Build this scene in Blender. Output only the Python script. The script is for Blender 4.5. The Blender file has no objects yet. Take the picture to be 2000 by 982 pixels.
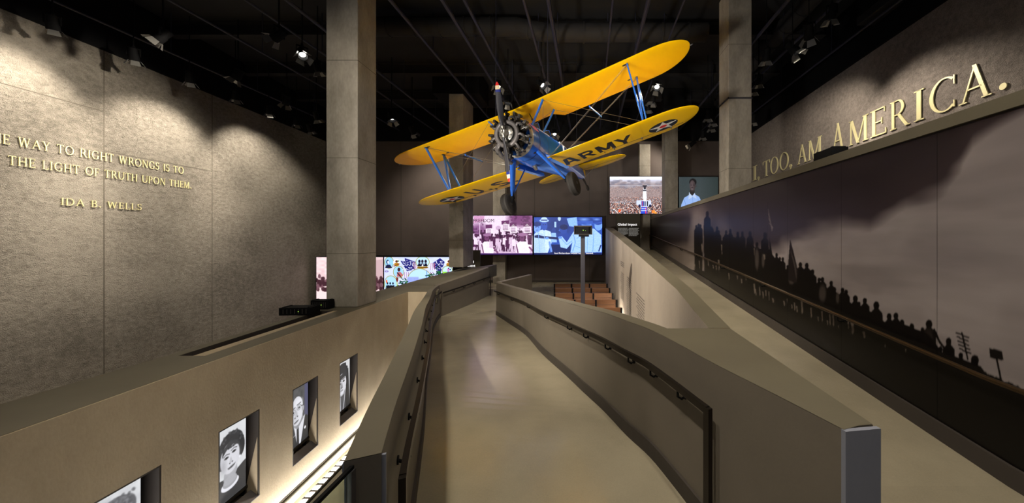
import bpy, bmesh, math, random
import numpy as np
from mathutils import Vector, Matrix

# ------------------------------------------------------------------ camera, world, exposure
SC = bpy.context.scene
COL = SC.collection
random.seed(7)
RNG = np.random.default_rng(11)
F, VX, VY, CZ = 640.0, 1132.0, 464.0, 2.72      # focal length in photo pixels, principal point, eye height
cam = bpy.data.cameras.new('camera')
cam.sensor_width = 36.0
cam.lens = 36.0 * F / 2000.0
cam.shift_x = -(VX - 1000.0) / 2000.0
cam.shift_y = -(491.0 - VY) / 2000.0
cam.clip_start = 0.05
cam.clip_end = 200
camo = bpy.data.objects.new('camera', cam)
COL.objects.link(camo)
camo.location = (0, 0, CZ)
camo.rotation_euler = (math.pi / 2, 0, 0)
SC.camera = camo
SC.view_settings.view_transform = 'Standard'
SC.view_settings.look = 'None'
SC.view_settings.gamma = 1.0
SC.view_settings.use_curve_mapping = False
SC.view_settings.exposure = 0.0
w = bpy.data.worlds.new('dark_hall')
SC.world = w
w.use_nodes = True
w.node_tree.nodes['Background'].inputs[0].default_value = (0.9, 0.9, 1.0, 1)
w.node_tree.nodes['Background'].inputs[1].default_value = 0.09
WARM = (1.0, 0.90, 0.74)
NEUT = (1.0, 0.93, 0.82)
LIGHTGAIN = 1.0


def spot(loc, target, watts, angle=40, blend=0.6, col=WARM, size=0.12):
    l = bpy.data.lights.new('spot_lamp', 'SPOT')
    l.energy = watts * LIGHTGAIN
    l.color = col
    l.spot_size = math.radians(angle)
    l.spot_blend = blend
    l.shadow_soft_size = size
    o = bpy.data.objects.new('spot_lamp', l)
    COL.objects.link(o)
    o.location = loc
    o.rotation_euler = (Vector(target) - Vector(loc)).to_track_quat('-Z', 'Y').to_euler()
    return o


# ------------------------------------------------------------------ helpers: tags and meshes
WL = {}


def tag(o, label=None, cat=None, group=None, kind=None):
    if label: o['label'] = label
    if cat: o['category'] = cat
    if group: o['group'] = group
    if kind: o['kind'] = kind
    return o


def empty(name, loc=(0, 0, 0)):
    o = bpy.data.objects.new(name, None)
    COL.objects.link(o)
    o.location = loc
    o.empty_display_size = 0.2
    WL[o.name] = Vector(loc)
    return o


class MB:
    def __init__(s):
        s.v = []; s.f = []

    def add(s, vs, fs):
        b = len(s.v)
        s.v += [tuple(float(c) for c in v) for v in vs]
        s.f += [tuple(b + i for i in f) for f in fs]
        return s

    def quad(s, a, b, c, d): return s.add([a, b, c, d], [(0, 1, 2, 3)])

    def box(s, c, d, axes=None):
        cx = Vector(c)
        ax = axes or (Vector((1, 0, 0)), Vector((0, 1, 0)), Vector((0, 0, 1)))
        vs = []
        for k in (-.5, .5):
            for j in (-.5, .5):
                for i in (-.5, .5):
                    vs.append(cx + ax[0] * (i * d[0]) + ax[1] * (j * d[1]) + ax[2] * (k * d[2]))
        return s.add(vs, [(0, 2, 3, 1), (4, 5, 7, 6), (0, 1, 5, 4), (2, 6, 7, 3), (0, 4, 6, 2), (1, 3, 7, 5)])

    def bbox(s, x0, y0, z0, x1, y1, z1):
        return s.box(((x0 + x1) / 2, (y0 + y1) / 2, (z0 + z1) / 2), (x1 - x0, y1 - y0, z1 - z0))

    def prism(s, pts, off):
        """polygon pts (3-D, planar) swept by the vector off"""
        n = len(pts)
        off = Vector(off)
        vs = [Vector(p) for p in pts] + [Vector(p) + off for p in pts]
        fs = [tuple(range(n))[::-1], tuple(range(n, 2 * n))]
        fs += [(i, (i + 1) % n, n + (i + 1) % n, n + i) for i in range(n)]
        return s.add(vs, fs)

    def column(s, poly, z0, z1):
        return s.prism([(x, y, z0) for x, y in poly], (0, 0, z1 - z0))

    def tube(s, path, r, n=8, caps=True, flat=None):
        """round (or elliptical: flat=(dir, ratio)) tube along a path; r number or list"""
        P = [Vector(p) for p in path]
        m = len(P)
        R = r if isinstance(r, (list, tuple)) else [r] * m
        vs = []
        up = None
        for i, p in enumerate(P):
            t = (P[min(i + 1, m - 1)] - P[max(i - 1, 0)]).normalized()
            if flat is not None:
                a = Vector(flat[0]); a = (a - t * a.dot(t)).normalized()
            else:
                if up is None:
                    up = Vector((0, 0, 1)) if abs(t.z) < .9 else Vector((1, 0, 0))
                a = (up - t * up.dot(t)).normalized()
                up = a
            b = t.cross(a)
            for k in range(n):
                th = 2 * math.pi * k / n
                q = flat[1] if flat is not None else 1
                vs.append(p + a * (R[i] * math.cos(th)) + b * (R[i] * q * math.sin(th)))
        fs = []
        for i in range(m - 1):
            for k in range(n):
                fs.append((i * n + k, i * n + (k + 1) % n, (i + 1) * n + (k + 1) % n, (i + 1) * n + k))
        if caps:
            fs.append(tuple(range(n))[::-1])
            fs.append(tuple((m - 1) * n + k for k in range(n)))
        return s.add(vs, fs)

    def lathe(s, prof, org, axis, n=24, caps=True):
        """prof: list of (distance along axis, radius)"""
        o = Vector(org); t = Vector(axis).normalized()
        a = t.orthogonal().normalized(); b = t.cross(a)
        vs = []
        for d, r in prof:
            for k in range(n):
                th = 2 * math.pi * k / n
                vs.append(o + t * d + a * (r * math.cos(th)) + b * (r * math.sin(th)))
        fs = []
        m = len(prof)
        for i in range(m - 1):
            for k in range(n):
                fs.append((i * n + k, i * n + (k + 1) % n, (i + 1) * n + (k + 1) % n, (i + 1) * n + k))
        if caps:
            fs.append(tuple(range(n))[::-1]); fs.append(tuple((m - 1) * n + k for k in range(n)))
        return s.add(vs, fs)

    def torus(s, org, axis, R, r, n=32, m=10, a0=0, a1=2 * math.pi):
        o = Vector(org); t = Vector(axis).normalized()
        a = t.orthogonal().normalized(); b = t.cross(a)
        vs = []; fs = []
        for i in range(n):
            th = a0 + (a1 - a0) * i / n
            d = a * math.cos(th) + b * math.sin(th)
            for j in range(m):
                ph = 2 * math.pi * j / m
                vs.append(o + d * (R + r * math.cos(ph)) + t * (r * math.sin(ph)))
        for i in range(n):
            for j in range(m):
                fs.append((i * m + j, ((i + 1) % n) * m + j, ((i + 1) % n) * m + (j + 1) % m, i * m + (j + 1) % m))
        return s.add(vs, fs)

    def loft(s, rings, closed=True, caps=True):
        n = len(rings[0]); m = len(rings)
        vs = [p for r in rings for p in r]
        fs = []
        for i in range(m - 1):
            for k in range(n if closed else n - 1):
                fs.append((i * n + k, i * n + (k + 1) % n, (i + 1) * n + (k + 1) % n, (i + 1) * n + k))
        if caps and closed:
            fs.append(tuple(range(n))[::-1]); fs.append(tuple((m - 1) * n + k for k in range(n)))
        return s.add(vs, fs)

    def build(s, name, mat, parent=None, local=False, smooth=0, bevel=0, fix=True):
        me = bpy.data.meshes.new(name)
        vs = np.array(s.v, dtype=float)
        loc = Vector((0, 0, 0))
        if parent is None and not local:
            lo, hi = vs.min(0), vs.max(0)
            loc = Vector(((lo[0] + hi[0]) / 2, (lo[1] + hi[1]) / 2, lo[2]))
            vs = vs - np.array(loc)
        elif not local:
            vs = vs - np.array(WL[parent.name])
        me.from_pydata(vs.tolist(), [], s.f)
        if fix:
            bm = bmesh.new(); bm.from_mesh(me)
            bmesh.ops.recalc_face_normals(bm, faces=bm.faces)
            bm.to_mesh(me); bm.free()
        if smooth:
            me.shade_smooth()
            me.set_sharp_from_angle(angle=math.radians(smooth))
        o = bpy.data.objects.new(name, me)
        COL.objects.link(o)
        if parent is not None:
            o.parent = parent
            WL[o.name] = WL.get(parent.name, Vector((0, 0, 0)))
        else:
            o.location = loc
            WL[o.name] = loc
        if mat: me.materials.append(mat)
        if bevel:
            md = o.modifiers.new('bevel', 'BEVEL'); md.width = bevel; md.segments = 2; md.limit_method = 'ANGLE'
        return o


def children(o):
    return [c for c in bpy.data.objects if c.parent == o]


def copy_tree(o, parent=None):
    c = o.copy(); COL.objects.link(c)
    if parent is not None: c.parent = parent
    for ch in children(o):
        if ch != c: copy_tree(ch, c)
    return c


def text_mesh(txt, size, org, e, up, mat, parent, name='lettering', align='LEFT', off=0.004, line=1.0):
    """flat text from the built-in font laid in the plane (e, up)"""
    cu = bpy.data.curves.new('t', 'FONT'); cu.body = txt; cu.size = size; cu.align_x = align; cu.space_line = line
    to = bpy.data.objects.new('t', cu); COL.objects.link(to)
    bpy.context.view_layer.update()
    me = bpy.data.meshes.new_from_object(to)
    bpy.data.objects.remove(to); bpy.data.curves.remove(cu)
    e = Vector(e).normalized(); up = Vector(up).normalized(); n = e.cross(up)
    base = WL[parent.name]
    for v in me.vertices:
        v.co = Vector(org) + e * v.co.x + up * v.co.y + n * off - base
    me.materials.clear(); me.materials.append(mat)
    me.name = name
    o = bpy.data.objects.new(name, me); COL.objects.link(o); o.parent = parent
    return o


def S(r, g, b):
    """sRGB 0..255 to linear"""
    f = lambda c: (c / 255 / 12.92) if c <= 10.3 else ((c / 255 + .055) / 1.055) ** 2.4
    return (f(r), f(g), f(b), 1)


# ------------------------------------------------------------------ materials
def new_mat(name):
    m = bpy.data.materials.new(name); m.use_nodes = True
    nt = m.node_tree
    return m, nt, nt.nodes['Principled BSDF']


def plain(name, col, rough=.5, metal=0, spec=.5, coat=0, emit=None, es=1.0):
    m, nt, b = new_mat(name)
    b.inputs['Base Color'].default_value = col
    b.inputs['Roughness'].default_value = rough
    b.inputs['Metallic'].default_value = metal
    b.inputs['Specular IOR Level'].default_value = spec
    b.inputs['Coat Weight'].default_value = coat
    b.inputs['Coat Roughness'].default_value = .12
    if emit:
        b.inputs['Emission Color'].default_value = emit
        b.inputs['Emission Strength'].default_value = es
    else:      # faint procedural grain
        n = nt.nodes.new('ShaderNodeTexNoise'); n.inputs['Scale'].default_value = 35
        r = nt.nodes.new('ShaderNodeMapRange')
        r.inputs['To Min'].default_value = max(0, rough - .05); r.inputs['To Max'].default_value = min(1, rough + .05)
        nt.links.new(n.outputs['Fac'], r.inputs['Value']); nt.links.new(r.outputs['Result'], b.inputs['Roughness'])
    return m


def mineral(name, c1, c2, scale=6, fine=60, bump=.15, rough=.8, spec=.3, stretch=(1, 1, 1), big=.5, bumpdist=.02, fineamt=.3):
    """mottled concrete, plaster or stucco with two noise scales and a bump"""
    m, nt, b = new_mat(name)
    N = nt.nodes.new; L = nt.links.new
    geo = N('ShaderNodeNewGeometry')
    mp = N('ShaderNodeMapping'); mp.inputs['Scale'].default_value = stretch
    L(geo.outputs['Position'], mp.inputs['Vector'])
    n1 = N('ShaderNodeTexNoise'); n1.inputs['Scale'].default_value = scale; n1.inputs['Detail'].default_value = 6; n1.inputs['Roughness'].default_value = .6
    n2 = N('ShaderNodeTexNoise'); n2.inputs['Scale'].default_value = fine; n2.inputs['Detail'].default_value = 4
    n3 = N('ShaderNodeTexNoise'); n3.inputs['Scale'].default_value = big; n3.inputs['Detail'].default_value = 3
    for n in (n1, n2, n3): L(mp.outputs['Vector'], n.inputs['Vector'])
    a = N('ShaderNodeMath'); a.operation = 'MULTIPLY_ADD'; a.inputs[1].default_value = fineamt
    L(n2.outputs['Fac'], a.inputs[0])
    s = N('ShaderNodeMath'); s.operation = 'MULTIPLY_ADD'; s.inputs[1].default_value = .55
    L(n1.outputs['Fac'], s.inputs[0]); 
    h = N('ShaderNodeMath'); h.operation = 'MULTIPLY'; h.inputs[1].default_value = .6
    L(n3.outputs['Fac'], h.inputs[0]); L(h.outputs[0], s.inputs[2]); L(s.outputs[0], a.inputs[2])
    cr = N('ShaderNodeValToRGB')
    mid = .275 + .3 + fineamt / 2
    cr.color_ramp.elements[0].position = mid - .2; cr.color_ramp.elements[0].color = c1
    cr.color_ramp.elements[1].position = mid + .2; cr.color_ramp.elements[1].color = c2
    L(a.outputs[0], cr.inputs['Fac']); L(cr.outputs['Color'], b.inputs['Base Color'])
    bu = N('ShaderNodeBump'); bu.inputs['Strength'].default_value = bump; bu.inputs['Distance'].default_value = bumpdist
    ad = N('ShaderNodeMath'); ad.operation = 'ADD'
    L(n1.outputs['Fac'], ad.inputs[0]); L(n2.outputs['Fac'], ad.inputs[1]); L(ad.outputs[0], bu.inputs['Height'])
    L(bu.outputs['Normal'], b.inputs['Normal'])
    b.inputs['Roughness'].default_value = rough
    b.inputs['Specular IOR Level'].default_value = spec
    return m


def emis(name, col, st):
    m, nt, b = new_mat(name)
    b.inputs['Base Color'].default_value = (0, 0, 0, 1)
    b.inputs['Emission Color'].default_value = col
    b.inputs['Emission Strength'].default_value = st
    return m


def attr_mat(name, emission=0, rough=.6, grain=0):
    m, nt, b = new_mat(name)
    a = nt.nodes.new('ShaderNodeAttribute'); a.attribute_name = 'Col'
    if emission:
        b.inputs['Base Color'].default_value = (0.01, 0.01, 0.01, 1)
        nt.links.new(a.outputs['Color'], b.inputs['Emission Color'])
        b.inputs['Emission Strength'].default_value = emission
        b.inputs['Roughness'].default_value = .35
    else:
        n = nt.nodes.new('ShaderNodeTexNoise'); n.inputs['Scale'].default_value = 25
        mx = nt.nodes.new('ShaderNodeMix'); mx.data_type = 'RGBA'; mx.blend_type = 'MULTIPLY'; mx.inputs['Factor'].default_value = grain
        nt.links.new(a.outputs['Color'], mx.inputs['A']); nt.links.new(n.outputs['Fac'], mx.inputs['B'])
        nt.links.new(mx.outputs['Result'], b.inputs['Base Color'])
        b.inputs['Roughness'].default_value = rough
        b.inputs['Specular IOR Level'].default_value = .25
    return m


M = {}
M['stucco'] = mineral('rough_stone_stucco', S(112, 106, 97), S(166, 158, 146), 7, 48, 1.0, .95, .1, (1, 1, 1.3), .35, .06, .55)
M['speckle'] = mineral('speckled_stone', S(104, 95, 90), S(150, 140, 132), 9, 60, .7, .8, .3, (1, 1, 1), .3, .03, .6)
M['plaster'] = mineral('tan_plaster', S(160, 145, 122), S(182, 167, 142), 3, 50, .22, .85, .2, (1, 1, .5), .5, .015, .25)
M['cap'] = mineral('olive_ledge_concrete', S(92, 86, 72), S(103, 97, 81), 2, 60, .03, .6, .3, big=.4, fineamt=.12)
M['parapet'] = mineral('grey_brown_parapet', S(104, 97, 87), S(116, 108, 97), 2, 50, .03, .55, .3, big=.4, fineamt=.12)
M['endface'] = mineral('parapet_end_bluish_light', S(124, 127, 140), S(138, 141, 154), 2, 50, .02, .6, .3, fineamt=.1)  # bluish light on the ramp wall ends, put into the base colour
M['stairwall'] = mineral('pale_parapet_plaster', S(160, 148, 136), S(180, 168, 154), 2, 40, .08, .7, .2, (1, 1, .5), .4, fineamt=.15)
M['floor'] = mineral('polished_concrete', S(128, 120, 102), S(158, 149, 128), 1.2, 90, .012, .2, .6, big=.35, bumpdist=.004, fineamt=.2)
M['column'] = mineral('cast_concrete', S(124, 118, 108), S(176, 168, 156), 3, 22, .12, .8, .25, (1, 1, .45), .8, .02, .25)
M['backwall'] = mineral('brown_back_wall', S(84, 75, 72), S(94, 84, 80), 1.2, 40, .02, .7, .25, big=.3, fineamt=.1)
M['black'] = plain('matt_black', S(13, 13, 15), .75, 0, .15)
M['ceil'] = plain('black_ceiling_paint', S(16, 16, 18), .8)
M['pipe'] = plain('dark_pipe_paint', S(38, 38, 54), .5)
M['beam'] = plain('dark_beam_paint', S(21, 19, 20), .85)
M['joint'] = mineral('wall_joint', S(86, 80, 71), S(92, 86, 77), 4, 40, .05, .9, fineamt=.1)
M['base'] = mineral('dark_baseboard', S(58, 53, 50), S(66, 60, 56), 2, 40, .02, .55, fineamt=.1)
M['rail'] = plain('dark_bronze_rail', S(46, 40, 36), .35, .7)
M['brass'] = plain('aged_brass', S(226, 216, 166), .42, .15)
M['brass_dark'] = plain('dark_brass_rail', S(78, 62, 44), .4, .8)
M['dimtext'] = plain('grey_engraved_paint', S(112, 104, 98), .7)
M['wood'] = mineral('red_brown_wood', S(92, 61, 40), S(124, 86, 60), 4, 30, .05, .45, .4, (.6, 6, 8), .6, fineamt=.3)
M['steel'] = plain('grey_steel', S(110, 108, 112), .4, .7)
M['post'] = plain('grey_painted_post', S(50, 48, 56), .5)
M['glassmat'], _nt, _b = new_mat('green_glass')
_b.inputs['Base Color'].default_value = (.8, .95, .88, 1); _b.inputs['Transmission Weight'].default_value = 1.0
_b.inputs['Roughness'].default_value = .02; _b.inputs['IOR'].default_value = 1.3
M['glow'] = emis('warm_cove_light', (1, .96, .89, 1), 75.0)
M['uplight'] = emis('warm_uplight', (1, .9, .74, 1), 300.0)
M['lens'] = emis('lit_lens', (1, .96, .88, 1), 9.0)
M['dimlens'] = plain('silver_reflector', S(120, 118, 114), .3, .4)
M['white_text'] = emis('white_lit_letters', (1, .97, .95, 1), 1.4)
M['grey_text'] = emis('dim_lit_text', (1, .95, .85, 1), .22)
M['led'] = emis('small_green_light', (.5, 1, .1, 1), 1.5)
M['bluelight'] = emis('blue_white_lightbox', (.55, .65, 1, 1), 2.0)
M['yellow'] = plain('chrome_yellow_dope', (0.93, 0.55, 0.002, 1), .45, 0, .12, 0)
M['blue'] = plain('glossy_blue_paint', (0.028, 0.17, 0.78, 1), .25, 0, .5, .4)
M['navy'] = plain('insignia_navy', S(22, 24, 34), .5)
M['star'] = plain('insignia_white', S(225, 222, 215), .5)
M['red'] = plain('insignia_red', S(200, 30, 28), .5)
M['letter'] = plain('black_lettering', S(22, 19, 18), .5)
M['prop'] = plain('propeller_grey', S(62, 62, 68), .35, .3)
M['cream'] = plain('cream_paint', S(226, 205, 170), .45)
M['bluetip'] = plain('tip_blue', S(25, 40, 120), .45)
M['engine'] = plain('dark_engine_metal', S(74, 72, 70), .42, .75)
M['ring'] = plain('exhaust_grey_brown', S(108, 104, 104), .5, .5)
M['alu'] = plain('bright_aluminium', S(196, 194, 188), .28, .9)
M['rubber'] = plain('tyre_rubber', S(40, 37, 35), .75)
M['hubcap'] = plain('hub_cream', S(168, 158, 140), .5)
M['wire'] = plain('bracing_wire', S(120, 118, 116), .35, .7)
M['pink'] = plain('pink_script', S(240, 150, 175), .5)
M['white_paint'] = plain('white_marking', S(205, 215, 240), .5)
M['ringpaint'] = plain('grey_ring_paint', S(182, 180, 174), .35, .3)
M['leather'] = plain('dark_leather', S(38, 28, 24), .6)


# ------------------------------------------------------------------ picture painter (numpy -> colour attribute on a dense grid)
class Paint:
    def __init__(s, x0, y0, x1, y1, nx, ny, bg, ss=2):
        s.nx, s.ny, s.ss = nx, ny, ss
        W, H = nx * ss, ny * ss
        xs = x0 + (np.arange(W) + .5) / W * (x1 - x0)
        ys = y0 + (np.arange(H) + .5) / H * (y1 - y0)
        s.X, s.Y = np.meshgrid(xs, ys)
        s.c = np.zeros((H, W, 3)) + np.array(bg, float)
        s.px = (x1 - x0) / W

    def put(s, m, col, a=1.0):
        m = (m * a)[..., None]
        s.c = s.c * (1 - m) + np.array(col, float) * m
        return s

    def ell(s, cx, cy, rx, ry, col, a=1.0, soft=0.0, rot=0.0):
        dx, dy = s.X - cx, s.Y - cy
        if rot:
            c_, s_ = math.cos(rot), math.sin(rot)
            dx, dy = dx * c_ + dy * s_, -dx * s_ + dy * c_
        d = np.sqrt((dx / rx) ** 2 + (dy / ry) ** 2)
        m = np.clip((1 + soft - d) / (2 * soft), 0, 1) if soft else (d < 1).astype(float)
        return s.put(m, col, a)

    def polymask(s, pts):
        m = np.zeros(s.X.shape, bool)
        n = len(pts)
        for i in range(n):
            (xa, ya), (xb, yb) = pts[i], pts[(i + 1) % n]
            if ya == yb: continue
            cond = (ya > s.Y) != (yb > s.Y)
            m ^= cond & (s.X < (xb - xa) * (s.Y - ya) / (yb - ya) + xa)
        return m

    def poly(s, pts, col, a=1.0):
        return s.put(s.polymask(pts).astype(float), col, a)

    def rect(s, x0, y0, x1, y1, col, a=1.0):
        return s.put(((s.X >= x0) & (s.X < x1) & (s.Y >= y0) & (s.Y < y1)).astype(float), col, a)

    def line(s, pts, w, col, a=1.0):
        for (xa, ya), (xb, yb) in zip(pts[:-1], pts[1:]):
            dx, dy = xb - xa, yb - ya
            L = max(1e-9, dx * dx + dy * dy)
            t = np.clip(((s.X - xa) * dx + (s.Y - ya) * dy) / L, 0, 1)
            s.put((np.hypot(s.X - xa - t * dx, s.Y - ya - t * dy) < w / 2).astype(float), col, a)
        return s

    def noise(s, kx, ky, seed=0):
        r = np.random.default_rng(seed)
        g = r.random((ky + 2, kx + 2))
        H, W = s.X.shape
        yy = np.linspace(0, ky, H); xx = np.linspace(0, kx, W)
        yi = np.minimum(yy.astype(int), ky); xi = np.minimum(xx.astype(int), kx)
        fy = (yy - yi)[:, None]; fx = (xx - xi)[None, :]
        fy = fy * fy * (3 - 2 * fy); fx = fx * fx * (3 - 2 * fx)
        a = g[np.ix_(yi, xi)]; b = g[np.ix_(yi, xi + 1)]; c = g[np.ix_(yi + 1, xi)]; d = g[np.ix_(yi + 1, xi + 1)]
        return (a * (1 - fx) + b * fx) * (1 - fy) + (c * (1 - fx) + d * fx) * fy

    def result(s):
        k = s.ss
        c = s.c.reshape(s.ny, k, s.nx, k, 3).mean((1, 3)) / 255.0
        c = np.clip(c, 0, 1)
        return np.where(c <= .04045, c / 12.92, ((c + .055) / 1.055) ** 2.4)


def grid_object(name, P, colors, mat, parent):
    """P: (ny,nx,3) world points, colors: (ny,nx,3) linear"""
    ny, nx = P.shape[:2]
    me = bpy.data.meshes.new(name)
    base = np.array(WL[parent.name]) if parent is not None else np.zeros(3)
    v = (P - base).reshape(-1, 3)
    i = np.arange((ny - 1) * (nx - 1)); r = i // (nx - 1); c = i % (nx - 1)
    a = r * nx + c
    loops = np.stack([a, a + nx, a + nx + 1, a + 1], 1).astype(np.int32)
    me.vertices.add(len(v)); me.vertices.foreach_set('co', v.astype(np.float32).ravel())
    me.loops.add(loops.size); me.loops.foreach_set('vertex_index', loops.ravel())
    me.polygons.add(len(loops)); me.polygons.foreach_set('loop_start', (np.arange(len(loops)) * 4).astype(np.int32))
    me.update(calc_edges=True)
    at = me.attributes.new('Col', 'FLOAT_COLOR', 'POINT')
    at.data.foreach_set('color', np.concatenate([colors.reshape(-1, 3), np.ones((len(v), 1))], 1).astype(np.float32).ravel())
    me.materials.append(mat)
    me.validate()
    o = bpy.data.objects.new(name, me); COL.objects.link(o)
    if parent is not None: o.parent = parent; WL[o.name] = WL[parent.name]
    return o


def bilinear(tl, tr, br, bl, nx, ny):
    tl, tr, br, bl = (np.array(p, float) for p in (tl, tr, br, bl))
    u = np.linspace(0, 1, nx)[None, :, None]; v = np.linspace(0, 1, ny)[:, None, None]
    return (tl * (1 - u) + tr * u) * (1 - v) + (bl * (1 - u) + br * u) * v


def at(px, py, Y):
    return Vector(((px - VX) / F * Y, Y, CZ + (VY - py) / F * Y))


# ================================================================== THE SETTING
def struct(mb, name, mat, label, cat, **k):
    o = mb.build(name, mat, **k)
    return tag(o, label, cat, kind='structure')


CEIL = 10.6
BACKY = 20.0
def xl(y): return -14.4 - .055 * y             # left stone wall
def xr(y): return 8.67 + .056 * y              # right text wall
def xm(y): return 3.16 + .056 * y              # mural face
def xp(y): return -4.604 - .058 * y            # portrait wall face
def zf2(y): return max(.82, .63 + .0766 * y)   # upper ramp floor
LEDGE = 1.08
LOW = -1.85

# --- floor
mb = MB()
mb.bbox(-6.2, 9.9, -.2, 11, 22, 0)
mb.bbox(3.45, -3, -.2, 11, 9.9, 0)
mb.column([(.9, 2.9), (1.2, 2.9), (1.45, 9.9), (-1.95, 9.9), (-.9, 7.0), (-.2, 5.6), (.35, 4.1)], -.2, 0)
struct(mb, 'floor', M['floor'], 'polished concrete hall floor under the benches and back wall', 'floor')
mb = MB(); mb.bbox(-5.4, -3, LOW - .2, 1.2, 9.9, LOW); mb.bbox(-17, -3, LOW - .2, -5.4, 22, LOW)
struct(mb, 'floor_lower', M['floor'], 'lower passage floor below the portrait wall', 'floor')
mb = MB(); mb.bbox(-17, -3, CEIL, 11, 22, CEIL + .2)
struct(mb, 'ceiling', M['ceil'], 'black open ceiling high above the biplane', 'ceiling')

# --- left stone wall with joints
mb = MB(); mb.column([(xl(-3), -3), (xl(BACKY), BACKY), (xl(BACKY) - .3, BACKY), (xl(-3) - .3, -3)], LOW, 8.6)
struct(mb, 'wall_left', M['stucco'], 'tall rough grey stone wall with gold quotation', 'wall')
mb = MB(); mb.column([(xl(-3) + .05, -3), (xl(BACKY) + .05, BACKY), (xl(BACKY) - .3, BACKY), (xl(-3) - .3, -3)], 8.6, CEIL)
struct(mb, 'trim_1', M['black'], 'black bulkhead above the left stone wall', 'trim')
for i, (ya, za, yb, zb) in enumerate(((10.31, LOW, 10.31, 8.6), (13.5, LOW, 13.5, 8.6), (-3, 6.69, 10.31, 6.69), (10.31, 5.45, 13.5, 5.45))):
    mb = MB(); e = .012
    mb.add([(xl(ya) + .004, ya - e, za - e), (xl(yb) + .004, yb + e, za - e if za == zb else za), (xl(yb) + .004, yb + e, zb + e), (xl(ya) + .004, ya - e, zb + e)], [(0, 1, 2, 3)])
    struct(mb, 'trim_%d' % (i + 2), M['joint'], 'dark panel joint in the left stone wall', 'trim')
# --- right text wall
mb = MB(); mb.column([(xr(-3), -3), (xr(-3) + .3, -3), (xr(BACKY) + .3, BACKY), (xr(BACKY), BACKY)], 0, 8.6)
struct(mb, 'wall_right', M['speckle'], 'speckled grey wall with giant gold letters', 'wall')
mb = MB(); mb.column([(xr(-3) - .12, -3), (xr(-3) + .3, -3), (xr(BACKY) + .3, BACKY), (xr(BACKY) - .12, BACKY)], 8.6, CEIL)
struct(mb, 'trim_6', M['black'], 'black bulkhead above the right gold letter wall', 'trim')
# --- back wall of wide panels
mb = MB(); mb.bbox(-17, BACKY, LOW, 11, BACKY + .3, 8.6)
struct(mb, 'wall_back', M['backwall'], 'plain brown grey back wall behind the biplane', 'wall')
mb = MB(); mb.bbox(-17, BACKY - .1, 8.6, 11, BACKY + .3, CEIL)
struct(mb, 'trim_7', M['black'], 'black band above the back wall', 'trim')
mb = MB(); mb.bbox(-10, BACKY - .05, 0, 1.5, BACKY, .12)
struct(mb, 'baseboard_back', M['base'], 'dark skirting along the back wall', 'baseboard')
for i, x in enumerate((-10.9, -2.75, .6, 1.72)):
    mb = MB(); mb.bbox(x - .012, BACKY - .006, .12, x + .012, BACKY, 8.6)
    struct(mb, 'trim_%d' % (8 + i), M['base'], 'panel seam in the brown back wall', 'trim')

# --- centre ramp between two parapets: plan points (x, y, floor height)
RP = [(1.104, 1.37, .82), (.988, 1.718, .82), (.864, 2.07, .82), (.742, 2.49, .82), (.622, 2.85, .82), (.47, 3.16, .815), (.287, 3.68, .775),
      (.05, 4.3, .71), (-.194, 4.96, .64), (-.707, 6.28, .50), (-1.353, 8.25, .28), (-2.1, 9.8, .16), (-2.85, 11.2, .09)]
LP = [(-.753, 1.244, .82), (-.90, 1.6, .82), (-1.065, 2.03, .82), (-1.29, 2.6, .82), (-1.51, 3.14, .815), (-1.80, 3.8, .77), (-2.2, 4.7, .66),
      (-2.72, 5.95, .53), (-3.3, 7.3, .38), (-3.9, 8.7, .23), (-4.35, 9.9, .13), (-4.70, 11.0, .05)]
LFAR = [(-4.70, 11.0, .05), (-4.48, 13.0, .02), (-4.26, 15.4, .0)]


def smooth_path(P, n=40):
    """resample a polyline evenly with Catmull-Rom"""
    P = [np.array(p, float) for p in P]
    Q = [2 * P[0] - P[1]] + P + [2 * P[-1] - P[-2]]
    out = []
    seg = len(P) - 1
    for i in range(n + 1):
        t = i / n * seg; k = min(int(t), seg - 1); t -= k
        a, b, c, d = Q[k:k + 4]
        out.append(.5 * ((2 * b) + (c - a) * t + (2 * a - 5 * b + 4 * c - d) * t * t + (3 * b - a - 3 * c + d) * t ** 3))
    return out


def offs(P, d):
    """plan offset of a path to its left by d"""
    out = []
    for i, p in enumerate(P):
        a, b = P[max(i - 1, 0)], P[min(i + 1, len(P) - 1)]
        t = np.array([b[0] - a[0], b[1] - a[1]]); t /= np.linalg.norm(t)
        q = p.copy(); q[0] += -t[1] * d; q[1] += t[0] * d
        out.append(q)
    return out


RS = smooth_path(RP, 48); LS = smooth_path(LP, 48)
# ramp and landing floor
mb = MB()
pairs = [((-.83, -3, .82), (1.15, -3, .82)), ((-.72, .6, .82), (1.15, .6, .82))]
pairs += [(tuple(LS[i] - np.array([.02, 0, 0])), tuple(RS[i] + np.array([.05, 0, 0]))) for i in range(len(LS))]
pairs += [((-4.48, 13.0, .012), (-2.6, 12.6, .012)), ((-4.2, 15.4, .005), (-2.0, 13.4, .005))]
top = [p for p, q in pairs] + [q for p, q in pairs]
n = len(pairs)
mb.add(top, [(i, n + i, n + i + 1, i + 1) for i in range(n - 1)])
mb.bbox(1.14, -3, .62, 3.3, 1.3, .8199)
mb.add([(.95, 1.3, .8199), (3.4, 1.3, .8199), (3.4, 2.55, .8205), (1.2, 2.55, .8205)], [(0, 1, 2, 3)])
struct(mb, 'floor_ramp', M['floor'], 'polished concrete ramp floor curving away between the low walls', 'floor', fix=True)
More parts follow.
